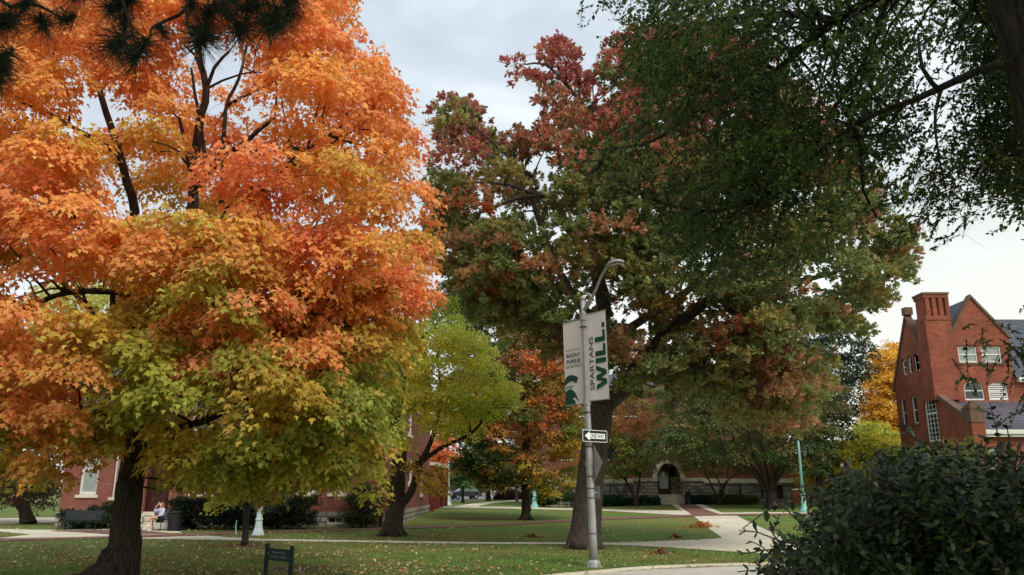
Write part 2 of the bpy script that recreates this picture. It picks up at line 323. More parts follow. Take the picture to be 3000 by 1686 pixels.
# ------------------------------------------------------------ tree skeletons
def resample(pts, step):
    pts = [Vector(p) for p in pts]; o = [pts[0]]
    # Catmull-Rom
    n = len(pts)
    for i in range(n - 1):
        p0 = pts[max(i - 1, 0)]; p1 = pts[i]; p2 = pts[i + 1]; p3 = pts[min(i + 2, n - 1)]
        k = max(2, int((p2 - p1).length / step))
        for j in range(1, k + 1):
            t = j / k; t2 = t * t; t3 = t2 * t
            o.append(.5 * ((2 * p1) + (-p0 + p2) * t + (2 * p0 - 5 * p1 + 4 * p2 - p3) * t2 + (-p0 + 3 * p1 - 3 * p2 + p3) * t3))
    return o
class Tree:
    def __init__(s, name, base, label, cat, bark, group=None):
        s.root = empty(name, base, label, cat, group); s.bark = bark; s.mb = []; s.names = []; s.np = []; s.nr = []; s.nl = []
    def limb(s, pts, r0, r1, name='limb', seg=10, step=.35, rough=.05, flare=None, wig=.03, power=1.0):
        q = resample(pts, step); n = len(q)
        r = [r0 + (r1 - r0) * (i / (n - 1)) ** power for i in range(n)]
        if wig:
            for i in range(1, n): q[i] = q[i] + Vector([random.uniform(-1, 1) * wig * min(1, r[i] * 8) for _ in range(3)])
        if flare:
            for i in range(n):
                h = (q[i] - q[0]).length; r[i] *= 1 + flare * math.exp(-h / .38)
        m = MB(); m.tube(q, r, seg, rough=rough); s.mb.append(m); s.names.append(name); k = len(s.mb) - 1
        for a, b in zip(q, r): s.np.append(tuple(a)); s.nr.append(b); s.nl.append(k)
        return q, r
    def reach(s, pads, rend=.012, rmax=.09, minh=0, skip=0.0, hang=False):
        NP = np.array(s.np); NR = list(s.nr); NL = list(s.nl)
        C = np.array([p[0] for p in pads]); D = np.array([np.min(np.sum((NP - c) ** 2, 1)) for c in C]); order = np.argsort(D)
        for k in order:
            if random.random() < skip: continue
            c = C[k].copy(); c[2] -= .12
            ok = ((NP[:, 2] < c[2] + .6) | hang) & (NP[:, 2] > minh)
            d2 = np.sum((NP - c) ** 2, 1) + np.where(ok, 0, 60) + 2.5 * np.maximum(0, .9 - np.array(NR) * 14)
            i = int(np.argmin(d2)); a = Vector(NP[i]); b = Vector(c); ln = (b - a).length
            if ln < .12: continue
            r0 = min(NR[i] * .7, rmax, .014 + .013 * ln); seg = max(2, int(ln / .35)); pts = []; rr = []
            perp = Vector((random.uniform(-1, 1), random.uniform(-1, 1), .9)) * ln * .10
            for j in range(seg + 1):
                t = j / seg; p = a.lerp(b, t) + perp * math.sin(math.pi * t) + (Vector([random.gauss(0, .03) for _ in range(3)]) if 0 < j < seg else Vector())
                pts.append(p); rr.append(r0 + (min(rend, r0) - r0) * t)
            s.mb[NL[i]].tube(pts, rr, 5 if r0 > .03 else 4, cap=False)
            NP = np.vstack([NP, [tuple(p) for p in pts[1:]]]); NR += rr[1:]; NL += [NL[i]] * seg
    def finish(s):
        for nm, m in zip(s.names, s.mb): m.build(nm, s.bark, s.root, smooth=True)
    def roots(s, base, r, n=7, ln=.8):
        for k in range(n):
            a = 2 * math.pi * k / n + random.uniform(-.3, .3); l_ = ln * random.uniform(.7, 1.3); b = Vector(base)
            d = Vector((math.cos(a), math.sin(a), 0))
            s.mb[0].tube([b + d * r * .35 + Vector((0, 0, .75)), b + d * r * .75 + Vector((0, 0, .32)), b + d * (r * .9 + l_ * .4) + Vector((0, 0, .10)), b + d * (r + l_) + Vector((0, 0, -.06))], [r * .30, r * .36, r * .24, .03], 7, rough=.1)
def PP(lst, Y0, g=None):
    """photo pixels (x, y, depth offset) into world points"""
    return [P(p[0], p[1], Y0 + (p[2] if len(p) > 2 else 0)) for p in lst]
# ============================================================ GROUND
xs = np.concatenate([np.linspace(-1400, -90, 12), np.arange(-80, 81, 2.0), np.linspace(90, 1400, 12)])
ys = np.concatenate([np.linspace(-400, -12, 6), np.arange(-10, 130, 1.25), np.linspace(134, 300, 20), np.linspace(330, 2400, 10)])
XX, YY = np.meshgrid(xs, ys); ZZ = gz(XX, YY); nx, ny = len(xs), len(ys)
me = bpy.data.meshes.new('ground')
fc = [(j * nx + i, j * nx + i + 1, (j + 1) * nx + i + 1, (j + 1) * nx + i) for j in range(ny - 1) for i in range(nx - 1)]
me.from_pydata(np.stack([XX, YY, ZZ], -1).reshape(-1, 3).tolist(), [], fc); me.polygons.foreach_set('use_smooth', [True] * len(fc))
SOIL = [(G(716, 1600)[:2], 1.3), ((G(360, 1712)[0], 17.2), 1.5), (G(1713, 1607)[:2], 1.0), (G(1150, 1571)[:2], .9), ((G(860, 1668)[0], G(860, 1668)[1]), 1.0)]
gm = bpy.data.materials.new('lawn'); gm.use_nodes = True; t_ = gm.node_tree; n_ = t_.nodes; l_ = t_.links.new
pb = n_['Principled BSDF']; pb.inputs['Roughness'].default_value = .95; pb.inputs['Specular IOR Level'].default_value = .1
tcn = n_.new('ShaderNodeTexCoord'); na = n_.new('ShaderNodeTexNoise'); na.inputs['Scale'].default_value = .16; na.inputs['Detail'].default_value = 6; na.inputs['Roughness'].default_value = .62; l_(tcn.outputs['Object'], na.inputs[0])
nb = n_.new('ShaderNodeTexNoise'); nb.inputs['Scale'].default_value = 5; nb.inputs['Detail'].default_value = 8; nb.inputs['Roughness'].default_value = .8; l_(tcn.outputs['Object'], nb.inputs[0])
r1 = n_.new('ShaderNodeValToRGB'); r1.color_ramp.elements[0].position = .40; r1.color_ramp.elements[1].position = .60
r1.color_ramp.elements[0].color = (*lin((130, 130, 76)), 1); r1.color_ramp.elements[1].color = (*lin((104, 132, 68)), 1); l_(na.outputs[0], r1.inputs[0])
r2 = n_.new('ShaderNodeValToRGB'); r2.color_ramp.elements[0].position = .3; r2.color_ramp.elements[1].position = .7
r2.color_ramp.elements[0].color = (.45, .45, .4, 1); r2.color_ramp.elements[1].color = (1.15, 1.15, 1.1, 1); l_(nb.outputs[0], r2.inputs[0])
mg = n_.new('ShaderNodeMixRGB'); mg.blend_type = 'MULTIPLY'; mg.inputs[0].default_value = 1; l_(r1.outputs[0], mg.inputs[1]); l_(r2.outputs[0], mg.inputs[2]); prev = mg.outputs[0]
for (sx_, sy_), sr_ in SOIL:
    dn = n_.new('ShaderNodeVectorMath'); dn.operation = 'DISTANCE'; l_(tcn.outputs['Object'], dn.inputs[0]); dn.inputs[1].default_value = (sx_, sy_, 0)
    ad_ = n_.new('ShaderNodeMath'); ad_.operation = 'MULTIPLY_ADD'; l_(nb.outputs[0], ad_.inputs[0]); ad_.inputs[1].default_value = 1.6; l_(dn.outputs['Value'], ad_.inputs[2])
    rg = n_.new('ShaderNodeMapRange'); l_(ad_.outputs[0], rg.inputs['Value']); rg.inputs['From Min'].default_value = sr_ + 1.3; rg.inputs['From Max'].default_value = sr_ + .3; rg.clamp = True
    mk = n_.new('ShaderNodeMixRGB'); l_(rg.outputs[0], mk.inputs[0]); l_(prev, mk.inputs[1]); mk.inputs[2].default_value = (*lin((98, 80, 62)), 1); prev = mk.outputs[0]
l_(prev, pb.inputs['Base Color'])
bpn = n_.new('ShaderNodeBump'); bpn.inputs['Strength'].default_value = 1; bpn.inputs['Distance'].default_value = .05; l_(nb.outputs[0], bpn.inputs['Height']); l_(bpn.outputs[0], pb.inputs['Normal'])
me.materials.append(gm); tag(link('ground', me), kind='structure')
PATHPOLY = []
def strip(name, m, secs, off, near=None, label=None):
    """a flat strip draped on the ground between two edges given as photo pixels"""
    A = [G(a[0], a[1]) for a in secs]; B = [G(a[2], a[3]) for a in secs]; PATHPOLY.append([(a[0], a[1]) for a in secs] + [(a[2], a[3]) for a in secs[::-1]])
    mb = MB(); rows = []
    A = resample([(a[0], a[1], 0) for a in A], 1.2) if len(A) > 1 else A
    # resample both edges to the same count
    def even(pts, n):
        pts = [Vector((p[0], p[1], 0)) for p in pts]; d = [0]
        for i in range(1, len(pts)): d.append(d[-1] + (pts[i] - pts[i - 1]).length)
        o = []; j = 0
        for k in range(n):
            s_ = d[-1] * k / (n - 1)
            while j < len(d) - 2 and d[j + 1] < s_: j += 1
            tt = (s_ - d[j]) / max(1e-6, d[j + 1] - d[j]); o.append(pts[j].lerp(pts[j + 1], min(1, tt)))
        return o
    Ac = []; Bc = []
    A0 = [G(a[0], a[1]) for a in secs]; B0 = [G(a[2], a[3]) for a in secs]
    for i in range(len(secs) - 1):
        k = max(2, int(max(math.dist(A0[i][:2], A0[i + 1][:2]), math.dist(B0[i][:2], B0[i + 1][:2])) / 1.2)); k = min(k, 80)
        for j in range(k + (i == len(secs) - 2)):
            t = j / k; Ac.append(Vector(A0[i][:2]).lerp(Vector(A0[i + 1][:2]), t)); Bc.append(Vector(B0[i][:2]).lerp(Vector(B0[i + 1][:2]), t))
    M = 4
    for a, b in zip(Ac, Bc):
        row = []
        for q in range(M + 1):
            p = a.lerp(b, q / M); row.append((p.x, p.y, float(gz(p.x, p.y)) + off))
        rows.append(row)
    vs = [p for r in rows for p in r]; fs = [(i * (M + 1) + q, i * (M + 1) + q + 1, (i + 1) * (M + 1) + q + 1, (i + 1) * (M + 1) + q) for i in range(len(rows) - 1) for q in range(M)]
    mb.add(vs, fs); o = mb.build(name, m); tag(o, kind='structure')
    # faces up
    if len(o.data.polygons) and o.data.polygons[0].normal.z < 0: o.data.flip_normals()
    return o
def xs_(l): return [(a[0], a[1], a[0], a[2]) for a in l]
strip('street', CONCS, xs_([(1300, 1740, 2600), (1500, 1706, 2600), (1681, 1686, 2600), (1922, 1669, 2600), (2155, 1661, 2600), (2400, 1658, 2600), (3400, 1655, 2600)]), .012)
kb = MB(); e0 = [G(*p) for p in ((1300, 1744), (1500, 1710), (1681, 1689), (1922, 1668), (2155, 1660), (2400, 1657), (3400, 1654))]
for a, b in zip(resample([(p[0], p[1], 0) for p in e0], .8)[:-1], resample([(p[0], p[1], 0) for p in e0], .8)[1:]):
    d = (b - a).normalized(); nrm_ = Vector((-d.y, d.x, 0)); 
    z0 = float(gz(a.x, a.y)); kb.add([a + Vector((0, 0, z0 + .013)), b + Vector((0, 0, z0 + .013)), b + nrm_ * .18 + Vector((0, 0, z0 + .013)), a + nrm_ * .18 + Vector((0, 0, z0 + .013)),
      a + Vector((0, 0, z0 + .07)), b + Vector((0, 0, z0 + .07)), b + nrm_ * .18 + Vector((0, 0, z0 + .07)), a + nrm_ * .18 + Vector((0, 0, z0 + .07))], [(4, 5, 6, 7), (0, 1, 5, 4), (2, 3, 7, 6)])
tag(kb.build('kerb', CONC), kind='structure')
strip('path_concrete_lower', CONC, xs_([(400, 1577, 1580), (501, 1573, 1580.5), (612, 1571, 1583), (660, 1575, 1584), (760, 1580, 1585.5), (1000, 1584, 1589), (1400, 1590, 1595), (1759, 1591, 1596.5), (1850, 1590, 1600), (1933, 1587, 1604), (2044, 1583, 1611), (2115, 1578, 1616), (2200, 1578, 1621), (2303, 1581, 1628), (2400, 1592, 1636), (2700, 1606, 1650), (3400, 1620, 1665)]), .014)
strip('path_diagonal', CONC, [(2031, 1511.5, 2160, 1512.5), (2060, 1536, 2205, 1536), (2081, 1553, 2244, 1553), (2115, 1577, 2300, 1581), (2140, 1590, 2330, 1596)], .018)
strip('path_left_branch', CONC, xs_([(-400, 1575, 1584), (0, 1577.5, 1580), (83, 1568, 1579.5), (177, 1557.5, 1578.5), (250, 1562.5, 1578), (333, 1568, 1574), (413, 1567, 1571), (487, 1565.5, 1568)]), .012)
strip('path_left_upper', CONC, xs_([(-400, 1546, 1556), (0, 1551, 1559), (83, 1553, 1567), (177, 1554, 1570), (260, 1552, 1560)]), .016)
strip('path_plaza_edge', CONC, xs_([(250, 1552, 1557), (336, 1549.5, 1554), (413, 1550, 1557), (500, 1556, 1563), (528, 1558, 1563)]), .010)
strip('path_plaza_brick', PAVER, xs_([(150, 1556, 1558), (270, 1555, 1563), (336, 1553, 1567.5), (413, 1555, 1567), (487, 1562, 1565.5)]), .020)
strip('path_brick', PAVER, xs_([(-400, 1586, 1597), (0, 1579.5, 1587), (145, 1577.5, 1584), (333, 1572.5, 1578), (413, 1569.5, 1577), (487, 1567, 1574.5), (760, 1558, 1563), (1000, 1551.5, 1557), (1250, 1543, 1548.5), (1400, 1538.5, 1544), (1680, 1523, 1529), (1800, 1517, 1523), (1900, 1513.5, 1519), (2018, 1510, 1514.5), (2130, 1507.5, 1512.5), (2200, 1506.5, 1511), (2500, 1505, 1509.5), (3400, 1502, 1507)]), .026)
strip('path_walkway_concrete', CONC, [(1944, 1472, 2037, 1472), (1988, 1492, 2085, 1491), (2026, 1510, 2130, 1508)], .013)
strip('path_walkway_brick', PAVER, [(1974, 1472, 2011, 1472), (2000, 1492, 2058, 1491), (2029, 1510, 2109, 1508)], .021)
strip('path_far_concrete', CONC, xs_([(900, 1482, 1487), (1250, 1484, 1488), (1477, 1486, 1490.5), (1755, 1493, 1497), (1800, 1493.8, 1499), (1933, 1496, 1507), (1985, 1497, 1509.5), (2020, 1500, 1511)]), .017)
strip('path_right_concrete', CONC, xs_([(2110, 1503, 1508), (2200, 1502, 1507), (2500, 1500, 1505.5), (3400, 1497, 1503)]), .015)
strip('path_curved', CONC, [(1318, 1486.5, 1398, 1487.5), (1379, 1477, 1405, 1482), (1419, 1472.5, 1439, 1476), (1456, 1470, 1462, 1473.5), (1530, 1464, 1530, 1468), (1640, 1461, 1640, 1465)], .012)
strip('road_far', ASPH, xs_([(1100, 1457, 1471), (1302, 1456, 1469), (1350, 1455, 1467), (1390, 1453, 1463), (1440, 1451, 1459), (1560, 1450, 1456), (1720, 1449.5, 1454.5)]), .012)
strip('road_left', CONC, xs_([(-500, 1519, 1540), (0, 1519, 1537), (160, 1517, 1532), (420, 1512, 1524)]), .012)
# ---- grass blades and fallen leaves
def free(px, py):
    m = np.ones(px.shape, bool)
    for q in PATHPOLY: m &= ~inpoly(px, py, q)
    return m
def scatter(n, y0, y1, pw=1.0, xr=(-300, 3300)):
    py = y0 + (y1 - y0) * R.rand(n) ** pw; px = R.uniform(*xr, n)
    yu = (843 - py) / F; dz = SP + yu * CP; z = np.zeros(n)
    for _ in range(12):
        t = (z - CH) / dz; X = (px - 1500) / F * t; Y = t * (CP - yu * SP); z = .5 * z + .5 * gz(X, Y)
    k = free(px, py); return X[k], Y[k], gz(X[k], Y[k]), px[k], py[k]
X, Y, Z, px, py = scatter(230000, 1535, 1790, .8)
kk = np.ones(len(X), bool)
for (sx_, sy_), sr_ in SOIL: kk &= np.hypot(X - sx_, Y - sy_) > sr_ * R.uniform(.4, 1.15, len(X))
X, Y, Z = X[kk], Y[kk], Z[kk]
n = len(X); pat = .5 + .5 * np.sin(X * .33 + 1.7 * np.sin(Y * .21)) * np.cos(Y * .42 + X * .11) + R.normal(0, .2, n)
c = lin((110, 142, 70))[None] * np.clip(pat, .0, 1)[:, None] + lin((150, 148, 88))[None] * (1 - np.clip(pat, 0, 1))[:, None]
c = c * R.uniform(.5, 1.4, (n, 1)) * (1 + .18 * np.sin(X * 2.3 + 2 * np.sin(Y * 1.7)))[:, None]
ax = np.stack([R.normal(0, .55, n), R.normal(0, .55, n), np.ones(n)], 1)
g = leaves('grass', np.stack([X, Y, Z - .01], 1), ax, np.stack([R.normal(0, .4, n), -np.ones(n), R.normal(0, .2, n)], 1), R.uniform(.035, .085, n), c, T_NEEDLE, LEAF, wid=.35)
tag(g, 'short lawn grass with worn brownish patches around the paths', 'grass', kind='stuff')
dl = [scatter(9000, 1482, 1760, .7), scatter(2600, 1545, 1600, 1., (-100, 1400)), scatter(3200, 1590, 1760, 1., (-100, 1500)), scatter(2800, 1585, 1780, 1., (-200, 1250))]
X, Y, Z, px, py = [np.concatenate([d[i] for d in dl]) for i in range(5)]
k = np.sin(X * .8 + Y) + np.sin(Y * .9 - X * .5) + R.normal(0, 1, len(X)) > -.3; X, Y, Z = X[k], Y[k], Z[k]
n = len(X); pal = np.array([lin(q) for q in ((206, 178, 136), (186, 134, 100), (216, 202, 140), (166, 116, 84), (212, 190, 164), (200, 146, 90))])
c = pal[R.randint(0, len(pal), n)] * R.uniform(.6, 1.1, (n, 1))
o = leaves('fallen_leaves', np.stack([X, Y, Z + .035], 1), rnd(n) * (1, 1, .3), unit(np.array([0, 0, 1.]) + rnd(n, .45)), R.uniform(.04, .105, n), c, T_MAPLE, DRY)
tag(o, 'tan and russet fallen leaves scattered over the lawns', 'fallen leaves', kind='stuff')
def pile(px, py, r, cols, label, n=300, h=.15):
    b = np.array(G(px, py)); a = R.uniform(0, 6.28, n); d = np.abs(R.normal(0, .5, n)) * r
    pos = b + np.stack([np.cos(a) * d, np.sin(a) * d * .6, np.maximum(.01, h * np.exp(-(d / r) ** 2 * 2) * R.rand(n))], 1)
    pal = np.array([lin(q) for q in cols]); o = leaves('leaf_pile', pos, rnd(n), unit(np.array([0, 0, 1.]) + rnd(n, .7)), R.uniform(.07, .14, n), pal[R.randint(0, len(pal), n)] * R.uniform(.6, 1.1, (n, 1)), T_MAPLE, DRY)
    tag(o, label, 'leaf pile', kind='stuff')
pile(2058, 1547, 1.1, [(205, 130, 50), (185, 120, 60), (215, 165, 80)], 'orange drift of fallen leaves at the edge of the pale diagonal path', 300, .3)
pile(1937, 1624, .45, [(150, 100, 76), (136, 92, 68), (168, 118, 86)], 'dark russet leaf clump on the lawn in front of the oak path', 130, .15)
pile(1978, 1577, .3, [(168, 108, 92), (146, 96, 80)], 'small reddish leaf clump beside the grass tip of the concrete path', 130, .15)
pile(1560, 1575, .6, [(158, 112, 84), (140, 100, 74)], 'flat brown leaf clump on the lawn left of the oak trunk', 90, .12)
# ============================================================ BUILDINGS
def wall(mb, P0, U, W, H, ops, depth=.22, mi=0, inward=None, mr=None):
    """rectangular wall from P0 along U with openings (u0, u1, v0, v1, arch); returns nothing"""
    P0, U = Vector(P0), Vector(U).normalized(); Zv = Vector((0, 0, 1)); I = Vector(inward).normalized() * depth; mr = mi if mr is None else mr
    us = sorted({0, W, *[o[0] for o in ops], *[o[1] for o in ops]}); vs = sorted({0, H, *[o[2] for o in ops], *[o[3] for o in ops]})
    pt = lambda u, v: P0 + U * u + Zv * v
    for i in range(len(us) - 1):
        for j in range(len(vs) - 1):
            u, v = (us[i] + us[i + 1]) / 2, (vs[j] + vs[j + 1]) / 2
            if any(o[0] < u < o[1] and o[2] < v < o[3] for o in ops): continue
            mb.quad(pt(us[i], vs[j]), pt(us[i + 1], vs[j]), pt(us[i + 1], vs[j + 1]), pt(us[i], vs[j + 1]), mi)
    for o in ops:
        u0, u1, v0, v1 = o[:4]; arch = len(o) > 4 and o[4]
        if arch:
            h = min(arch, v1 - v0); mid = (u0 + u1) / 2; hw = (u1 - u0) / 2; K = 8
            arc = [(mid - hw * math.cos(math.pi * k / (2 * K)), v1 - h + h * math.sin(math.pi * k / (2 * K))) for k in range(K + 1)]
            arcr = [(2 * mid - a, b) for a, b in arc[::-1]]
            for seq, cor in ((arc, (u0, v1)), (arcr, (u1, v1))):
                for a, b in zip(seq[:-1], seq[1:]): mb.add([pt(*cor), pt(*a), pt(*b)], [(0, 1, 2)], mi)
            full = arc + arcr[1:]
            for a, b in zip(full[:-1], full[1:]): mb.quad(pt(*a), pt(*b), pt(*b) + I, pt(*a) + I, mr)
            top = v1 - h
        else:
            mb.quad(pt(u0, v1), pt(u1, v1), pt(u1, v1) + I, pt(u0, v1) + I, mr); top = v1
        mb.quad(pt(u0, v0), pt(u0, top), pt(u0, top) + I, pt(u0, v0) + I, mr); mb.quad(pt(u1, v0), pt(u1, top), pt(u1, top) + I, pt(u1, v0) + I, mr)
        mb.quad(pt(u0, v0), pt(u1, v0), pt(u1, v0) + I, pt(u0, v0) + I, mr)
def window(parent, P0, U, inward, o, frame=WHITEP, pane=GLASS, bar=.07, rail=True, mull=(0, 0), sill=None, rec=.12, name='window', label=None, blinds=None, louvre=False):
    P0, U, I = Vector(P0), Vector(U).normalized(), Vector(inward).normalized(); Zv = Vector((0, 0, 1)); u0, u1, v0, v1 = o[:4]; arch = o[4] if len(o) > 4 else 0
    f = MB(); D = .07
    def bar_(a, b, c, d, e=0):
        f.prism([P0 + U * a + Zv * c + I * (rec + e), P0 + U * b + Zv * c + I * (rec + e), P0 + U * b + Zv * d + I * (rec + e), P0 + U * a + Zv * d + I * (rec + e)], I * D)
    top = v1 - arch if arch else v1; cu = (u0 + u1) / 2; hw = (u1 - u0) / 2
    bar_(u0, u0 + bar, v0, top); bar_(u1 - bar, u1, v0, top); bar_(u0 + bar, u1 - bar, v0, v0 + bar * 1.3)
    if arch:
        K = 12
        for k in range(K):
            q = []
            for a, r in ((k, 1), (k + 1, 1), (k + 1, 1 - bar / hw), (k, 1 - bar / hw)):
                th = math.pi * a / K; q.append(P0 + U * (cu - hw * r * math.cos(th)) + Zv * (top + arch * (r if r == 1 else 1 - bar / arch) * math.sin(th)) + I * rec)
            f.prism(q, I * D)
    else: bar_(u0 + bar, u1 - bar, v1 - bar, v1)
    if rail:
        vm = v0 + (v1 - v0) * (.5 if rail is True else rail); bar_(u0 + bar, u1 - bar, vm - bar * .45, vm + bar * .45, .012)
    for k in range(mull[0]):
        uu = u0 + (u1 - u0) * (k + 1) / (mull[0] + 1); ht = top + (math.sqrt(max(0, 1 - ((uu - cu) / hw) ** 2)) * arch if arch else 0) - .01
        bar_(uu - .018, uu + .018, v0 + bar, ht, .02)
    for k in range(mull[1]):
        vv = v0 + (v1 - v0) * (k + 1) / (mull[1] + 1); hh = hw
        if arch and vv > top: hh = hw * math.sqrt(max(0, 1 - ((vv - top) / arch) ** 2))
        bar_(cu - hh + .01, cu + hh - .01, vv - .018, vv + .018, .03)
    if louvre:
        for k in range(8):
            vv = v0 + .1 + (v1 - v0 - .2) * k / 8; f.obox(P0 + U * cu + Zv * (vv + .05) + I * (rec + .03), U * (hw - .05), Zv * .035 + I * .025, I * .006 - Zv * .004)
    wo = f.build(name, frame, parent)
    if label: wo['label'] = label
    p = MB(); pts = [(u0 + .01, v0 + .01), (u1 - .01, v0 + .01), (u1 - .01, top)]
    if arch: pts += [(cu + (hw - .01) * math.cos(math.pi * k / 12), top + (arch - .01) * math.sin(math.pi * k / 12)) for k in range(1, 12)]
    else: pts[2] = (u1 - .01, v1 - .01); top = v1 - .01
    pts += [(u0 + .01, top)]
    p.prism([P0 + U * a + Zv * b + I * (rec + .055) for a, b in pts], I * .01); p.build('pane', pane, wo)
    if blinds:
        q = MB(); q.prism([P0 + U * a + Zv * b + I * (rec + .05) for a, b in ((u0 + bar, v0 + (v1 - v0) * blinds), (u1 - bar, v0 + (v1 - v0) * blinds), (u1 - bar, v1 - bar), (u0 + bar, v1 - bar))], I * .003)
        q.build('blind', BLIND, wo)
    if sill:
        q = MB(); q.prism([P0 + U * a + Zv * b - I * .07 for a, b in ((u0 - .12, v0 - .16), (u1 + .12, v0 - .16), (u1 + .12, v0 - .005), (u0 - .12, v0 - .005))], I * (.07 + rec)); q.build('sill', sill, wo)
    return wo
# ---- brick hall on the right
YF = 56.0; X0 = P(2744, 1156, YF)[0]; zb = -.2
YB = onX(2626, 1180, X0)[1]; YP = onX(2838, 1240, X0)[1]
zt = lambda px, py: onX(px, py, X0)[2]; ZE = P(2744, 1107, YF)[2]; ZA = onX(2653, 926, X0)[2]; YM = onX(2653, 926, X0)[1]
hr = empty('brick_hall', (X0, YF, 0), 'orange brick hall with tall panelled chimney and pointed gables behind the dark shrub', 'building')
sideU = (0, -1, 0); sideP = (X0, YB, zb)
def so_(pl, pr, yt, yb, arch=0):
    yl = onX(pl, (yt + yb) / 2, X0)[1]; yr = onX(pr, (yt + yb) / 2, X0)[1]; pm = (pl + pr) / 2
    return (YB - yl, YB - yr, onX(pm, yb, X0)[2] - zb, onX(pm, yt, X0)[2] - zb, arch)
sops = [so_(2639, 2655, 1169, 1250), so_(2670, 2688, 1160, 1243), so_(2709, 2748, 1158, 1296, .75)]
WS = YB - YP; mb = MB(); tops = [so_(2643, 2655, 1053, 1100, .35), so_(2660, 2672, 1044, 1094, .35), so_(2678, 2693, 1036, 1089, .35)]
Hlow = ZE - zb
wall(mb, sideP, sideU, YB - YF, Hlow, [sops[0], sops[1]] + [(sops[2][0], min(sops[2][1], YB - YF - .15), *sops[2][2:])] , .3, 0, (1, 0, 0))
s3 = (sops[2][0], min(sops[2][1], YB - YF - .15), *sops[2][2:])
# gable triangle with the three small lights cut as a centred strip
gU0, gU1 = tops[0][0], tops[2][1]; gv0 = min(t[2] for t in tops); gv1 = max(t[3] for t in tops)
def gh(u):
    y = YB - u; return (ZA - zb) - abs(y - YM) * ((ZA - ZE) / max(YB - YM, YM - YF)) 
gw = YB - YF
def gslope(u):
    um = YB - YM; return Hlow + (ZA - ZE) * (u / um if u < um else (gw - u) / (gw - um))
pt = lambda u, v: (X0, YB - u, zb + v)
v0g = max(Hlow + .02, min(t[2] for t in tops)); tz = [(t[0], t[1], max(t[2], Hlow + .05), t[3], min(.35, .35)) for t in tops]
us = sorted({0, gw, YB - YM, *[t[0] for t in tz], *[t[1] for t in tz], *np.linspace(0, gw, 9).tolist()})
for a, b in zip(us[:-1], us[1:]):
    mid = (a + b) / 2; o = [t for t in tz if t[0] < mid < t[1]]
    if o:
        t = o[0]; mb.quad(pt(a, Hlow), pt(b, Hlow), pt(b, t[2]), pt(a, t[2])); mb.quad(pt(a, t[3]), pt(b, t[3]), pt(b, gslope(b)), pt(a, gslope(a)))
        for q in (a, b): mb.quad(pt(q, t[2]), pt(q, t[3]), (X0 + .3, YB - q, zb + t[3]), (X0 + .3, YB - q, zb + t[2]))
    else: mb.quad(pt(a, Hlow), pt(b, Hlow), pt(b, gslope(b)), pt(a, gslope(a)))
XR = P(3000, 1100, YF)[0] + 14; XG = P(2957, 1010, YF)[0]
def fo(pl, pr, yt, yb, arch=0): a = P(pl, yb, YF); b = P(pr, yt, YF); return (a[0] - X0, b[0] - X0, a[2] - zb, b[2] - zb, arch)
fops = [fo(2811, 2860, 1015, 1063), fo(2879, 2931, 1015, 1063), fo(2829, 2879, 1117, 1173, .55), fo(2900, 2950, 1120, 1173, .5)]
ZG = P(2870, 986, YF)[2]; XC = P(2786, 1000, YF)[0]
wall(mb, (X0, YF, zb), (1, 0, 0), XR - X0, ZE - zb, fops[2:], .25, 0, (0, 1, 0))
sh = [(o[0], o[1], o[2] - (ZE - zb), o[3] - (ZE - zb), o[4]) for o in fops[:2]]
wall(mb, (X0 + .001, YF, ZE), (1, 0, 0), XG - X0, ZG - ZE, sh, .25, 0, (0, 1, 0))
gx0, gx1 = P(2783, 986, YF)[0], XG; ga = P(2840, 874, YF); mb.prism([(gx0, YF, ZG), (gx1, YF, ZG), (max(gx0 + .2, (gx0 + gx1) / 2 - .25), YF, ga[2])], (0, .35, 0))
gax = (gx0 + gx1) / 2 - .25
mb.quad((XG, YF, ZE), (XG, YF + 6, ZE), (XG, YF + 6, ZG), (XG, YF, ZG)); mb.quad((XR, YF, zb), (XR, YB, zb), (XR, YB, ZE), (XR, YF, ZE)); mb.quad((X0, YB, zb), (XR, YB, zb), (XR, YB, ZE), (X0, YB, ZE))
wl = mb.build('wall', BRICKB, hr)
# lean-to in front
zc1 = zt(2744, 1156); zc2 = onX(2827, 1214, X0)[2]; ye = YP; mb = MB()
mb.prism([(X0, YF, zb), (X0, YP, zb), (X0, YP, zc2 - .25), (X0, YF - .01, zc1 - .2)], (.35, 0, 0))
zg = P(2950, 1262, YP)[2]
wall(mb, (X0 + .35, YP + .35, zb), (1, 0, 0), XR - X0 - .35, zg - zb, [(P(2893, 1400, YP)[0] - X0 - .35, P(2930, 1300, YP)[0] - X0 - .35, 2.0, P(2900, 1308, YP)[2] - zb)], .2, 0, (0, 1, 0))
mb.build('porch_wall', BRICKB, hr)
window(hr, (X0 + .35, YP + .35, zb), (1, 0, 0), (0, 1, 0), (P(2893, 1400, YP)[0] - X0 - .35, P(2930, 1300, YP)[0] - X0 - .35, 2.0, P(2900, 1308, YP)[2] - zb), blinds=.55, sill=WHITEP)
mb = MB(); zr = P(2900, 1178, YF)[2]; mb.prism([(X0 + .37, YF - .01, zr), (X0 + .37, YP + .1, zg + .12), (X0 + .37, YP + .1, zg + .02), (X0 + .37, YF - .01, zr - .15)], (XR - X0 - .4, 0, 0)); mb.build('porch_roof', SLATEP, hr)
mb = MB(); mb.box(X0 + .85, XR, YP - .12, YP + .34, zg - .22, zg + .06); mb.box(X0 + .85, XR, YP - .0, YP + .34, zg - .40, zg - .222); mb.build('gutter', WHITEP, hr)
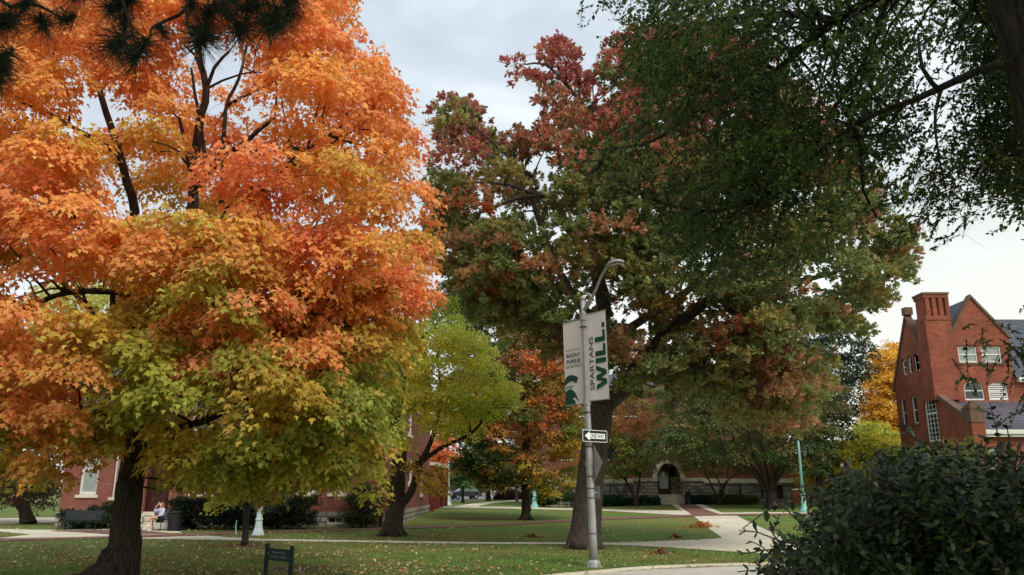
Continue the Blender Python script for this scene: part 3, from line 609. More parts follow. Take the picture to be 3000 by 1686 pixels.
mb = MB(); mb.prism([(X0 - .12, YF + .3, zc1 + .28), (X0 - .12, YP + .3, zc2 + .05), (X0 - .12, YP + .3, zc2 - .28), (X0 - .12, YF + .3, zc1 - .1)], (.55, 0, 0)); mb.box(X0 - .12, X0 + .5, YF + .1, YF + .9, zc1 - .1, zc1 + .35); mb.build('raking_coping', STONED, hr)
mb = MB(); pw = .42; pcx, pcy = X0 + .42, YP + .05; zp = P(2848, 1239, YP)[2]; mb.box(pcx - pw - .03, pcx + pw, pcy - pw, pcy + pw, zb, zp); pr = mb.build('corner_pier', BRICKB, hr)
mb = MB(); zq = P(2848, 1200, YP)[2]; mb.box(pcx - pw - .05, pcx + pw + .05, pcy - pw - .05, pcy + pw + .05, zp, zq)
for k, (a, h0, h1) in enumerate(((.50, 0, .12), (.40, .12, .26), (.30, .26, .38), (.16, .38, .55))): mb.box(pcx - a, pcx + a, pcy - a, pcy + a, zq + h0, zq + h1)
mb.build('pier_cap', STONED, pr)
# main roof with the cross gable
mb = MB(); T = .18; XRr = XR + .3
for y0_, z0_, xa_, xb_ in ((YF + .32, ZE + .36, X0 + .3, XG), (YF - .25, ZE, XG + .01, XRr), (YB + .25, ZE, X0 + .3, XRr)):
    mb.prism([(xa_, y0_, z0_), (xa_, YM, ZA - .28), (xa_, YM, ZA - .28 - T), (xa_, y0_, z0_ - T)], (xb_ - xa_, 0, 0))
rf = mb.build('roof', SLATE, hr)
mb = MB(); ov = .2; yg = YM
for s_ in (-1, 1):
    xe = gx0 - ov if s_ < 0 else gx1 + ov
    mb.prism([(xe, YF + .3, ZG - .1), (gax, YF + .3, ga[2] + .02), (gax, YF + .3, ga[2] - .15), (xe, YF + .3, ZG - .27)], (0, YM - YF + 1.5, 0))
mb.build('gable_roof', SLATE, hr)
mb = MB()
for s_ in (-1, 1):
    xe = gx0 - .28 if s_ < 0 else gx1 + .28
    mb.prism([(xe, YF - .1, ZG - .12), (gax, YF - .1, ga[2] + .28), (gax, YF - .1, ga[2] + .02), (xe + .25 * -s_, YF - .1, ZG - .12)], (0, .55, 0))
mb.build('gable_coping', STONED, hr)
mb = MB(); a = P(2790, 1013, YF)[2]; mb.box(P(2790, 1000, YF)[0], P(2940, 1000, YF)[0], YF - .04, YF - .003, a + .02, ZG + .02); mb.build('lintel_band', mat('carved_sandstone', (150, 88, 66), .9, .35, 3, 1.0, 8), hr)
mb = MB()
for (ya, za, yb_, zb_) in ((YB + .2, ZE - .1, YM, ZA), (YM, ZA, YF - .1, ZE - .1)):
    mb.prism([(X0 - .1, ya, za + .12), (X0 - .1, yb_, zb_ + .22), (X0 - .1, yb_, zb_ - .12), (X0 - .1, ya, za - .2)], (.5, 0, 0))
mb.box(X0 - .14, X0 + .46, YM - .28, YM + .28, ZA + .05, ZA + .62); mb.build('side_coping', STONED, hr)
mb = MB(); c0, c1 = P(2699, 900, YF)[0], P(2773, 950, YF)[0]; ztop = P(2730, 862, YF)[2]; zm = P(2740, 940, YF)[2]; cx = (c0 + c1) / 2 + .35; hw = .92; cx = P(2744, 980, YF)[0] + .12; hw = .86
mb.box(cx - hw - .1, cx + hw + .05, YF - .25, YF + 1.1, ZE - 1.6, zm); mb.box(cx - hw, cx + hw, YF - .15, YF + 1.0, zm, ztop - .25)
for k in range(4): mb.box(cx - hw + .06 + k * .48, cx - hw + .34 + k * .48, YF - .30, YF - .152, zm + .3, ztop - .35)
mb.box(cx - hw - .06, cx + hw + .06, YF - .3, YF + 1.1, zm, zm + .3); mb.box(cx - hw - .06, cx + hw + .06, YF - .32, YF + 1.12, ztop - .35, ztop - .1); mb.build('chimney', BRICKB, hr)
mb = MB(); mb.box(cx - hw - .12, cx + hw + .12, YF - .38, YF + 1.18, ztop - .1, ztop + .05); mb.build('chimney_cap', STONED, hr)
mb = MB(); mb.box(XG + .1, XRr, YF - .35, YF - .03, ZE - .34, ZE - .02); mb.build('cornice', WHITEP, hr)
for o in sops[:2]: window(hr, sideP, sideU, (1, 0, 0), o, rail=True, bar=.09, sill=STONED, rec=.16)
window(hr, sideP, sideU, (1, 0, 0), s3, rail=.62, mull=(3, 9), bar=.12, rec=.15)
for t in tz: window(hr, (X0, YB, zb), sideU, (1, 0, 0), (t[0], t[1], t[2], t[3], .35), rail=True, bar=.09, rec=.1)
for o in fops[:2]: window(hr, (X0, YF, zb), (1, 0, 0), (0, 1, 0), o, rail=True, bar=.1, blinds=.02, sill=STONED, rec=.08)
window(hr, (X0, YF, zb), (1, 0, 0), (0, 1, 0), fops[2], rail=True, bar=.085, rec=.08)
window(hr, (X0, YF, zb), (1, 0, 0), (0, 1, 0), fops[3], rail=.5, bar=.1, rec=.08, louvre=True)
# ---- central hall with the arched stone portal
YC = G(1960, 1478)[1]; zc = float(gz(0, YC)) - .15; XL = P(1600, 1440, YC)[0]; XRc = P(2316, 1404, YC)[0]
ch = empty('portal_hall', ((XL + XRc) / 2, YC, zc), 'long red brick hall with rough stone basement and arched stone doorway behind the oak', 'building')
zw = P(1960, 1416, YC)[2]; zw2 = P(1960, 1403, YC)[2]; zev = P(1960, 1137, YC)[2]
def co_(c, hw_, yt, yb): a = P(c - hw_, yb, YC); b = P(c + hw_, yt, YC); return (a[0] - XL, b[0] - XL, a[2] - zc, b[2] - zc)
bops = [co_(c_, 17, 1422, 1461) for c_ in (1661, 1716, 1772, 1818, 2103, 2154, 2218, 2276)]
ent = (P(1924, 1400, YC)[0] - XL, P(1992, 1400, YC)[0] - XL)
mb = MB(); wall(mb, (XL, YC, zc), (1, 0, 0), XRc - XL, zw - zc, bops + [(ent[0], ent[1], .01, zw - zc - .001)], .4, 0, (0, 1, 0))
mb.quad((XRc, YC, zc), (XRc, YC + 16, zc), (XRc, YC + 16, zw), (XRc, YC, zw)); mb.quad((XL, YC, zc), (XL, YC + 16, zc), (XL, YC + 16, zw), (XL, YC, zw)); mb.build('stone_basement', STONE, ch)
mb = MB(); x1_, x2_ = XL + ent[0], XL + ent[1]
mb.box(XL - .1, x1_, YC - .12, YC + .1, zw, zw2); mb.box(x2_, XRc + .1, YC - .12, YC + .1, zw, zw2); mb.build('water_table', STONEL, ch)
up = []; z1 = zw2
for yt, yb in ((1290, 1345), (1166, 1218)):
    for c_ in (1661, 1716, 1790, 1850, 2060, 2103, 2154, 2218, 2276): up.append(co_(c_, 16, yt, yb))
up = [(a, b, c - (z1 - zc), d - (z1 - zc)) for a, b, c, d in up]
hA = P(1957, 1359, YC)[2] - z1
mb = MB(); wall(mb, (XL, YC, z1), (1, 0, 0), XRc - XL, zev - z1, up + [(ent[0], ent[1], .0, hA, hA)], .25, 0, (0, 1, 0))
mb.quad((XRc, YC, z1), (XRc, YC + 16, z1), (XRc, YC + 16, zev), (XRc, YC, zev)); mb.quad((XL, YC, z1), (XL, YC + 16, z1), (XL, YC + 16, zev), (XL, YC, zev)); mb.build('wall', BRICK, ch)
for i, o in enumerate(bops): window(ch, (XL, YC, zc), (1, 0, 0), (0, 1, 0), o, frame=mat('black_sash', (40, 36, 36), .5), pane=GLASS, rail=True, bar=.06, rec=.3)
for o in up: window(ch, (XL, YC, z1), (1, 0, 0), (0, 1, 0), o, frame=mat('black_sash', (40, 36, 36)), pane=GLASS, rail=True, bar=.07, rec=.15, sill=WHITEP)
mb = MB(); mb.box(XL - .5, XRc + .5, YC - .5, YC - .003, zev - .3, zev + .2); mb.build('cornice', STONED, ch)
mb = MB(); zr_ = zev + 2.4; a = [(XL - .5, YC - .5, zev + .2), (XRc + .5, YC - .5, zev + .2), (XRc + .5, YC + 16.5, zev + .2), (XL - .5, YC + 16.5, zev + .2), (XL + 6, YC + 8, zr_), (XRc - 6, YC + 8, zr_)]
mb.add(a, [(0, 1, 5, 4), (1, 2, 5), (2, 3, 4, 5), (3, 0, 4)]); mb.build('roof', SLATE, ch)
# portal
PX0, PX1 = P(1857, 1440, YC)[0], P(2058, 1440, YC)[0]; ax0, ax1 = x1_, x2_; acx = (ax0 + ax1) / 2; ar = (ax1 - ax0) / 2; PD = .7
for q0, q1 in ((PX0, ax0 - .05), (ax1 + .05, PX1)): mb = MB(); mb.box(q0, q1, YC - PD, YC - .003, zc, zw2 - .22); mb.build('portal_block', STONE, ch)
mb = MB(); mb.box(PX0 - .1, ax0 - .02, YC - PD - .1, YC - .123, zw2 - .22, zw2 + .06); mb.box(ax1 + .02, PX1 + .1, YC - PD - .1, YC - .123, zw2 - .22, zw2 + .06)
mb.box(ax0 - 1.1, ax0 - .055, YC - PD - .25, YC - PD - .003, zc, zc + .9); mb.box(ax1 + .055, ax1 + .9, YC - PD - .25, YC - PD - .003, zc, zc + .9)
mb.build('portal_ledge', STONEL, ch)
mb = MB(); K = 16; zs = zw2 + .062
for k in range(K):
    q = []
    for a_, r_ in ((k, 1.0), (k + 1, 1.0), (k + 1, 1.36), (k, 1.36)):
        th = math.pi * a_ / K; q.append((acx - ar * r_ * math.cos(th), YC - .35, zs + (hA if r_ == 1 else hA + .36 * ar) * math.sin(th)))
    mb.prism(q, (0, .345, 0))
mb.box(acx - .28, acx + .28, YC - .5, YC - .36, zs + hA - .05, zs + hA + 1.75); mb.box(acx - .4, acx + .4, YC - .5, YC - .36, zs + hA + 1.1, zs + hA + 1.5); mb.build('arch_surround', STONEL, ch)
mb = MB(); zst = P(1950, 1449, YC)[2]
for k in range(5):
    mb.box(ax0 - .04, ax1 + .04, YC - 1.7 + k * .34, YC - 1.7 + (k + 1) * .34 + (0 if k < 4 else 1.3), zc, zc + (zst - zc) * (k + 1) / 5)
mb.build('steps', STONEL, ch)
mb = MB(); mb.box(ax0 - .3, ax1 + .3, YC + 1.25, YC + 1.4, zst - .3, zs + hA + .3); mb.box(ax0 - .35, ax0 - .02, YC + .42, YC + 1.25, zst - .3, zs + hA + .3); mb.box(ax1 + .02, ax1 + .35, YC + .42, YC + 1.25, zst - .3, zs + hA + .3); mb.box(ax0 - .3, ax1 + .3, YC + .42, YC + 1.4, zs + hA + .05, zs + hA + .3); mb.build('vestibule', DARK, ch)
mb = MB(); dx0 = ax0 + .08; dx1 = ax0 + 1.28; mb.box(dx0, dx0 + .2, YC + .32, YC + .4, zst, zst + 2.5); mb.box(dx1 - .2, dx1, YC + .32, YC + .4, zst, zst + 2.5); mb.box(dx0 + .2, dx1 - .2, YC + .32, YC + .4, zst, zst + .5); mb.box(dx0 + .2, dx1 - .2, YC + .32, YC + .4, zst + 2.2, zst + 2.5)
dr = mb.build('door', DOORM, ch)
mb = MB(); mb.box(dx0 + .2, dx1 - .2, YC + .35, YC + .37, zst + .5, zst + 2.2); mb.build('door_glass', GLASS, dr)
mb = MB(); mb.box(dx0 + .2, dx1 - .2, YC + .26, YC + .30, zst + .98, zst + 1.04); mb.build('push_bar', GALV, dr)
mb = MB(); mb.box(dx0 + .45, dx0 + .7, YC + .345, YC + .349, zst + 1.6, zst + 1.95); mb.build('notice', WHITEP, dr)
mb = MB(); mb.box(dx1 + .002, ax1, YC + .36, YC + .5, zst, zs + .1); mb.build('side_panel', STONE, ch)
# low brick wall right of the hall
YW = YC + 3; a = P(2322, 1440, YW); b = P(3300, 1440, YW); zt_ = P(2350, 1432, YW)[2]; lw = empty('garden_wall', (a[0] + 10, YW, 0), 'low red brick wall with pale coping right of the stone basement hall', 'wall')
mb = MB(); mb.box(a[0], b[0], YW, YW + .3, zc, zt_ - .15); mb.build('wall_body', BRICKB, lw); mb = MB(); mb.box(a[0] - .05, b[0], YW - .06, YW + .36, zt_ - .148, zt_ + .05); mb.build('coping', STONEL, lw)
# ---- brick hall on the left
YL = 43.0; XLl = P(172, 1500, YL)[0]; XLr = P(1152, 1500, YL)[0]; zl = -.1
lh = empty('slate_roofed_hall', ((XLl + XLr) / 2, YL, 0), 'red brick hall with grey slate roof and stone foundation behind the orange maple', 'building')
zf = P(1000, 1500, YL)[2]; zel = P(1000, 1104, YL)[2]; DEP = 16; YE = onX(1256, 1480, XLr)[1]
def lo(pl, pr, yt, yb): a = P(pl, yb, YL); b = P(pr, yt, YL); return (a[0] - XLl, b[0] - XLl, a[2] - zf, b[2] - zf)
lops = [lo(228, 296, 1330, 1450), lo(325, 352, 1330, 1457), lo(870, 935, 1335, 1446), lo(966, 1018, 1330, 1446), lo(560, 630, 1330, 1446), lo(700, 770, 1330, 1446)]
lops += [lo(a_, a_ + 60, 1165, 1265) for a_ in (228, 340, 560, 700, 870, 966, 1060)]
wmid = (P(428, 1400, YL)[0] - XLl, P(500, 1400, YL)[0] - XLl)
mb = MB(); wall(mb, (XLl, YL, zf), (1, 0, 0), XLr - XLl, zel - zf, lops + [(wmid[0], wmid[1], 0, 3.2, .9)], .25, 0, (0, 1, 0))
yr = (YL + YL + DEP) / 2; zrd = P(1082, 953, yr)[2]
XR_ = XLr; zel2 = zel
rops = []
def ro(pl, pr, yt, yb):
    pm = (pl + pr) / 2; ya = onX(pl, (yt + yb) / 2, XR_)[1]; yb2 = onX(pr, (yt + yb) / 2, XR_)[1]; return (ya - YL, yb2 - YL, onX(pm, yb, XR_)[2] - zf, onX(pm, yt, XR_)[2] - zf)
rops = [ro(1197, 1208, 1340, 1418), ro(1232, 1240, 1380, 1450), ro(1197, 1208, 1190, 1275)]
rops = [r for r in rops if r[2] > .3]
wall(mb, (XR_, YL, zf), (0, 1, 0), YE - YL, zel - zf, rops, .25, 0, (-1, 0, 0))
mb.prism([(XR_ - .3, YL, zel), (XR_ - .3, YL + DEP, zel), (XR_ - .3, yr, zrd)], (.3, 0, 0)); mb.prism([(XLl, YL, zel), (XLl, YL + DEP, zel), (XLl, yr, zrd)], (.3, 0, 0))
mb.quad((XLl, YL, zf), (XLl, YL + DEP, zf), (XLl, YL + DEP, zel), (XLl, YL, zel)); mb.quad((XLl, YE, zf), (XR_, YE, zf), (XR_, YE, zel), (XLl, YE, zel)); mb.build('wall', BRICK, lh)
mb = MB(); cb = [(P(963, 1520, YL)[0] - XLl, P(1012, 1520, YL)[0] - XLl, .25, zf - zl - .25)]
wall(mb, (XLl - .08, YL - .08, zl), (1, 0, 0), XLr - XLl + .16, zf - zl, cb + [(wmid[0] + .08, wmid[1] + .08, .02, zf - zl - .002)], .25, 0, (0, 1, 0)); mb.quad((XLr + .08, YL - .08, zl), (XLr + .08, YE, zl), (XLr + .08, YE, zf), (XLr + .08, YL - .08, zf)); mb.quad((XLl - .08, YL - .08, zl), (XLl - .08, YL + DEP, zl), (XLl - .08, YL + DEP, zf), (XLl - .08, YL - .08, zf)); 
mb.quad((XLr + .08, YL - .08, zf), (XLr + .08, YE, zf), (XLr, YE, zf), (XLr, YL, zf)); mb.quad((XLl - .08, YL - .08, zf), (XLr + .08, YL - .08, zf), (XLr, YL, zf), (XLl, YL, zf)); mb.build('foundation', STONE, lh)
window(lh, (XLl - .08, YL - .08, zl), (1, 0, 0), (0, 1, 0), cb[0], frame=STONEL, rail=False, mull=(1, 0))
for i, o in enumerate(lops): window(lh, (XLl, YL, zf), (1, 0, 0), (0, 1, 0), o, rail=True if i > 1 else .62, bar=.12, sill=STONEL, blinds=.05 if i < 2 else (.5 if i % 2 else None), rec=.14)
for o in rops: window(lh, (XR_, YL, zf), (0, 1, 0), (-1, 0, 0), o, rail=True, bar=.12, sill=STONEL, rec=.05)
mb = MB()
for y0_ in (YL - .5, YL + DEP + .5): mb.prism([(XLl - .4, y0_, zel - .1), (XLl - .4, yr, zrd + .15), (XLl - .4, yr, zrd - .02), (XLl - .4, y0_, zel - .28)], (XLr - XLl + .8, 0, 0))
mb.build('roof', SLATE, lh)
mb = MB(); mb.box(XLl - .4, XLr + .4, YL - .62, YL - .4, zel - .42, zel - .2); mb.tube([(P(1127, 1300, YL)[0], YL - .12, zel - .3), (P(1127, 1300, YL)[0], YL - .12, zl + .1)], .07, 8); mb.build('gutter', mat('rusty_gutter', (74, 42, 38), .6, .2), lh)
mb = MB(); mb.quad((XLl, YL + DEP, zel), (XR_, YL + DEP, zel), (XR_, YE, zel), (XLl, YE, zel)); mb.build('rear_roof', SLATE, lh)
mb = MB(); dd = XLl + wmid[0]; de = XLl + wmid[1]; mb.box(dd - .1, de + .1, YL + .5, YL + .6, zl, zf + 3.2); mb.build('door', DOORM, lh)
mb = MB()
for k in range(4): mb.box(dd - .3, de + .3, YL - 1.9 + k * .45, YL - .1 + (.55 if k == 3 else 0), zl + (zf - zl) * k / 4, zl + (zf - zl) * (k + 1) / 4 - .002)
mb.box(dd - .8, dd - .302, YL - 1.9, YL - .1, zl, zf - .1); mb.box(de + .302, de + 1.7, YL - 1.9, YL - .1, zl, zf - .1); mb.build('stoop', STONEL, lh)
# rear buttressed annex
yA, yB2 = YE, onX(1299, 1480, XLr)[1]; zA = onX(1275, 1372, XLr)[2]; an = empty('buttressed_annex', (XLr - 2, yA, 0), 'low brick annex with dark red buttresses at the far end of the slate roofed hall', 'building')
zq0 = float(gz(XLr, yA)) - .15
mb = MB(); mb.box(XLr - 5, XLr, yA + .01, yB2, zq0, zA); mb.build('wall', BRICK, an)
for k in range(4):
    yy = yA + .2 + (yB2 - yA - .6) * k / 3; mb = MB(); mb.box(XLr, XLr + .4, yy - .25, yy + .25, zq0, zA + .1); mb.build('buttress', mat('dark_red_paint', (110, 44, 36), .6, .2), an)
mb = MB(); mb.box(XLr - 5.2, XLr + .5, yA + .012, yB2 + .2, zA + .1, zA + .35); mb.build('parapet', STONEL, an)
# far grey building
YG = 175; fb = empty('far_concrete_building', (P(1480, 1440, YG)[0], YG, .4), 'low grey concrete building far off between the brick halls', 'building')
mb = MB(); xa, xb = P(1395, 1430, YG)[0], P(1720, 1430, YG)[0]; wall(mb, (xa, YG, .3), (1, 0, 0), xb - xa, 5.5, [(3 + k * 3.2, 5 + k * 3.2, 1, 2.6) for k in range(6)], .3, 0, (0, 1, 0)); mb.build('wall', mat('grey_render', (150, 148, 148), .9, .15), fb)
for k in range(6): window(fb, (xa, YG, .3), (1, 0, 0), (0, 1, 0), (3 + k * 3.2, 5 + k * 3.2, 1, 2.6))
mb = MB(); mb.box(xa - .3, xb + .3, YG - .3, YG + 12, 5.8, 6.1); mb.build('roof', CONC, fb)
# ============================================================ STREET FURNITURE
def text_geo(s, size, bold=0.0, align='CENTER'):
    cu = bpy.data.curves.new('lettering', 'FONT'); cu.body = s; cu.size = size; cu.offset = bold; cu.align_x = align; cu.resolution_u = 3
    ob = bpy.data.objects.new('lettering', cu); COL.objects.link(ob); dg = bpy.context.evaluated_depsgraph_get(); me = bpy.data.meshes.new_from_object(ob.evaluated_get(dg))
    v = [tuple(q.co) for q in me.vertices]; f = [tuple(p.vertices) for p in me.polygons]; bpy.data.objects.remove(ob); bpy.data.meshes.remove(me); bpy.data.curves.remove(cu); return v, f
def put(mb, v, f, O, U, V, sx=1, sy=1, mi=0):
    O, U, V = Vector(O), Vector(U), Vector(V); mb.add([O + U * (a * sx) + V * (b * sy) for a, b, *_ in v], f, mi)
def fit(s, w_, h_, bold=0):
    v, f = text_geo(s, 1, bold); x0, x1 = min(q[0] for q in v), max(q[0] for q in v); y0, y1 = min(q[1] for q in v), max(q[1] for q in v)
    return [((a - (x0 + x1) / 2) / (x1 - x0) * w_, (b - (y0 + y1) / 2) / (y1 - y0) * h_) for a, b, *_ in v], f
YPOLE = 19.6
YPOLE = G(1740, 1663)[1]
pb0 = Vector(P(1740, 1663, YPOLE)); pt0 = Vector(P(1707, 876, YPOLE)); 
def pole_at(py):
    lo_, hi_ = 0.0, 1.0
    for _ in range(30):
        m = (lo_ + hi_) / 2; q = pb0.lerp(pt0, m)
        if proj(tuple(q))[1] > py: lo_ = m
        else: hi_ = m
    return pb0.lerp(pt0, lo_)
rt = empty('street_lamp', pb0, 'tall grey steel street lamp with curved arm carrying two banners and a one way sign', 'street lamp')
mb = MB(); pr_ = 10 / F * YPOLE; mb.tube([pb0.lerp(pt0, i / 10) for i in range(11)], [pr_ * (1.22 - .54 * i / 10) for i in range(11)], 16); mb.build('pole', GALV, rt, True)
mb = MB(); mb.lathe(pb0 - Vector((0, 0, .03)), [(.26, 0), (.26, .05), (.19, .06), (.17, .16), (.12, .22)], 12); 
for k in range(4): a = k * math.pi / 2 + .6; mb.lathe(pb0 + Vector((math.cos(a) * .21, math.sin(a) * .21, .02)), [(.022, 0), (.022, .09)], 6)
mb.build('base_plate', GALV, rt)
mb = MB(); mb.lathe(pt0 - Vector((0, 0, .02)), [(.088, 0), (.088, .05), (.05, .08)], 12); mb.build('cap', GALV, rt)
aend = Vector(P(1783, 778, YPOLE - 1.0)); a0 = pole_at(912); mb = MB()
q = resample([a0, a0.lerp(aend, .4) + Vector((0, 0, -.06)), a0.lerp(aend, .75) + Vector((0, 0, .06)), aend], .15); mb.tube(q, [.045 - .017 * i / (len(q) - 1) for i in range(len(q))], 10); mb.build('arm', GALV, rt, True)
hd = (Vector(P(1832, 788, YPOLE - 1.75)) - aend); hd.z *= .25; hl = .72; hn = hd.normalized(); sdv = Vector((-hn.y, hn.x, 0)).normalized(); upv = sdv.cross(hn) * -1; upv = upv if upv.z > 0 else -upv
mb = MB(); K = 12; secs = [(0, .06, .05), (.12, .08, .07), (.3, .14, .095), (.6, .165, .10), (.85, .14, .08), (1, .09, .04)]; vs = []
for s_, wx, hz in secs:
    for k in range(K):
        a = 2 * math.pi * k / K; y = math.sin(a); vs.append(aend + hn * (s_ * hl - .05) + sdv * (wx * math.cos(a)) + upv * (hz * y if y > 0 else hz * .35 * y))
mb.add(vs, [(i * K + k, i * K + (k + 1) % K, (i + 1) * K + (k + 1) % K, (i + 1) * K + k) for i in range(len(secs) - 1) for k in range(K)] + [tuple(range(K)), tuple(5 * K + k for k in range(K))])
lh_ = mb.build('lamp_head', mat('lamp_housing', (166, 167, 163), .5, .1), rt, True)
mb = MB(); mb.obox(aend + hn * .42 - upv * .06, hn * .18, sdv * .105, upv * .018); mb.build('lens', mat('prismatic_lens', (170, 165, 140), .25, .3, 20, spec=.6), lh_)
mb = MB(); mb.lathe(aend + hn * .52 - upv * .09 - Vector((0, 0, .03)), [(.035, 0), (.035, .06)], 10); mb.build('photocell', BLACKM, lh_)
mb = MB()
for py in (960, 1210, 1310, 1397, 1432, 1460, 1565): c_ = pole_at(py); mb.lathe(c_, [(pr_ * 1.22, 0), (pr_ * 1.22, .02)], 16)
mb.build('band', BLACKM, rt)
# banners
BW = mat('banner_fabric', (240, 237, 230), .85, .06, 2, .2, 6, stretch=(1, 1, .2)); BG = mat('banner_green', (24, 82, 66), .8, .08, 3); BGR = mat('banner_grey_ink', (84, 88, 88), .8); BLG = mat('banner_light_ink', (150, 152, 148), .8)
BTH = Vector((.50, -.61, 0)).normalized()
def banner(side, ytop, ybot, label):
    wd = .76; top = pole_at(ytop); bot = pole_at(ybot); U = BTH if side > 0 else BTH * -1; off = .09
    h = (top - bot).length; V = (top - bot).normalized(); O = bot + U * off
    ob = empty('banner', bot, label, 'banner', 'banners on the steel street lamp')
    n_, m_ = 36, 30; Nn = Vector((-.61, -.50, 0)) if False else Vector((BTH.y, -BTH.x, 0)); Nn = Nn if Nn.y < 0 else -Nn
    mb = MB(); vs = []
    def ripple(u, v): return Nn * (.007 * math.sin(u * 6 + v * 1.5 + side) * (1 - .5 * v))
    for s_ in (0, 1):
        for j in range(m_ + 1):
            for i in range(n_ + 1):
                u, v = i / n_, j / m_; vs.append(O + U * (wd * u) + V * (h * v) + ripple(u, v) - Nn * (.004 * s_))
    W_ = n_ + 1; L_ = W_ * (m_ + 1); fs = []
    for s_ in (0, 1):
        for j in range(m_):
            for i in range(n_): a = s_ * L_ + j * W_ + i; fs.append((a, a + 1, a + W_ + 1, a + W_))
    mb.add(vs, fs)
    def mark(v, f, cu, cv, mi, rot=False):
        """flat ink in banner units: u to the picture's right, v up"""
        pts = []
        for a, b, *_ in v:
            if rot: a, b = -b, a
            uu = cu + a; vv = cv + b; du = uu if side > 0 else wd - uu; u1, v1 = du / wd, vv / h
            pts.append(O + U * du + V * vv + ripple(u1, v1) + Nn * .010)
        mb.add(pts, f, mi)
    return ob, mb, mark, wd, h
ob, mb, mark, wd, h = banner(-1, 936, 1181, 'left banner on the lamp post, white with green helmet emblem and BOLDLY PURSUE lettering')
Z1 = h
for s_, w_, hh, y, mi, bd in (('WHO WILL', .60, .085, .60, 3, -.008), ('BOLDLY', .56, .11, .535, 2, .025), ('PURSUE', .56, .11, .462, 2, .025), ('EXCELLENCE', .62, .085, .40 + .002, 2, .0)):
    v, f = fit(s_, w_, hh, bd); mark(v, f, wd * .5, (y + .055) * Z1, mi)
def arcband(cx, cy, r0, r1, a0_, a1_, n_=14, sq=1.0):
    v = []; 
    for k in range(n_ + 1):
        a = math.radians(a0_ + (a1_ - a0_) * k / n_); v += [(cx + r0 * math.cos(a), cy + r0 * math.sin(a) * sq), (cx + r1 * math.cos(a), cy + r1 * math.sin(a) * sq)]
    return v, [(2 * k, 2 * k + 1, 2 * k + 3, 2 * k + 2) for k in range(n_)]
# crest of the helmet: a thick band rising from the left edge, spokes, then the head with its cheek curl
v = [(0, .28), (.10, .315), (.24, .33), (.40, .318), (.56, .288), (.48, .218), (.40, .24), (.28, .255), (.15, .245), (0, .215)]
mark([(a, b * h + .0) for a, b in v], [(0, 1, 8, 9), (1, 2, 7, 8), (2, 3, 6, 7), (3, 4, 5, 6)], 0, .06, 1)
for x in (.02, .09, .17, .25): mark([(x, .165 * h), (x + .03, .165 * h), (x + .075 + x * .15, .205 * h), (x + .035 + x * .1, .20 * h)], [(0, 1, 2, 3)], 0, .06, 1)
hd_ = [(0, 0), (0, .12), (.06, .145), (.16, .16), (.28, .152), (.38, .125), (.46, .085), (.52, .03), (.56, 0.0), (.50, .018), (.46, .04), (.43, .055), (.36, .058), (.31, .045), (.33, .03), (.38, .024), (.42, .0), (.41, -.022), (0, -.022)]
mark([(a, b * h) for a, b in hd_], [tuple(range(len(hd_)))], 0, .06, 1)
mb.build('cloth', [BW, BG, BGR, BLG], ob)
def rods(ob, side, ys):
    m_ = MB(); U = BTH if side > 0 else BTH * -1
    for y in ys: m_ = MB(); c_ = pole_at(y); m_.tube([c_, c_ + U * .86], .014, 8); m_.lathe(c_ - Vector((0, 0, .05)), [(.105, 0), (.105, .1)], 12); m_.build('bracket', GALV, ob)
rods(ob, -1, (934, 1182))
ob, mb, mark, wd, h = banner(1, 925, 1175, 'right banner on the lamp post, white with vertical green WILL. lettering')
v, f = fit('SPARTANS', h * .62, .16, .012); mark(v, f, wd * .22, h * .42, 2, True)
LT = []; s_ = .30
LT.append([(0, 1), (.28, 1), (.46, .42), (.60, 1), (.86, 1), (1.0, .42), (1.18, 1), (1.46, 1), (1.14, 0), (.88, 0), (.73, .55), (.58, 0), (.32, 0)]); LT.append([(0, 0), (s_, 0), (s_, 1), (0, 1)]); LT += [[(0, 0), (.72, 0), (.72, .24), (s_, .24), (s_, 1), (0, 1)]] * 2; LT.append([(0, 0), (s_, 0), (s_, .27), (0, .27)])
tw = 1.46 + .30 + .72 * 2 + .30 + .13 * 4; xo = 0; sc1 = h * .76 / tw
for q in LT:
    fs_ = [tuple(range(len(q)))] if len(q) != 13 else [(0, 1, 2, 11, 12), (2, 3, 10, 11), (3, 4, 10), (4, 5, 9, 10), (5, 6, 7, 8, 9)]
    if len(q) == 6: fs_ = [(0, 1, 2, 3), (0, 3, 4, 5)]
    mark([((xo + a) * sc1 - h * .38, (b - .5) * .40) for a, b in q], fs_, wd * .68, h * .49, 1, True); xo += max(a for a, b in q) + .13
mb.build('cloth', [BW, BG, BGR], ob); rods(ob, 1, (924, 1177))
# one way sign
c_ = pole_at(1279); ang = math.radians(38); U = Vector((math.cos(ang), math.sin(ang), 0)); V = Vector((0, 0, 1)); Nn = Vector((math.sin(ang), -math.cos(ang), 0))
sg = empty('one_way_sign', c_, 'black and white ONE WAY sign with left arrow strapped to the steel lamp post', 'sign')
O = Vector(P(1733.5, 1279, YPOLE)) + Nn * .13; sw, sh_ = .455, .158
def rrect(w_, h_, r_, n_=5):
    o = []
    for cx_, cy_, a0_ in ((w_ - r_, h_ - r_, 0), (-w_ + r_, h_ - r_, 90), (-w_ + r_, -h_ + r_, 180), (w_ - r_, -h_ + r_, 270)):
        for k in range(n_ + 1): a = math.radians(a0_ + 90 * k / n_); o.append((cx_ + r_ * math.cos(a), cy_ + r_ * math.sin(a)))
    return o
mb = MB(); ps = rrect(sw, sh_, .035); mb.prism([O + U * a + V * b for a, b in ps], -Nn * .004, 0)
ps = rrect(sw - .014, sh_ - .014, .03); mb.add([O + U * a + V * b + Nn * .0015 for a, b in ps], [tuple(range(len(ps)))], 1)
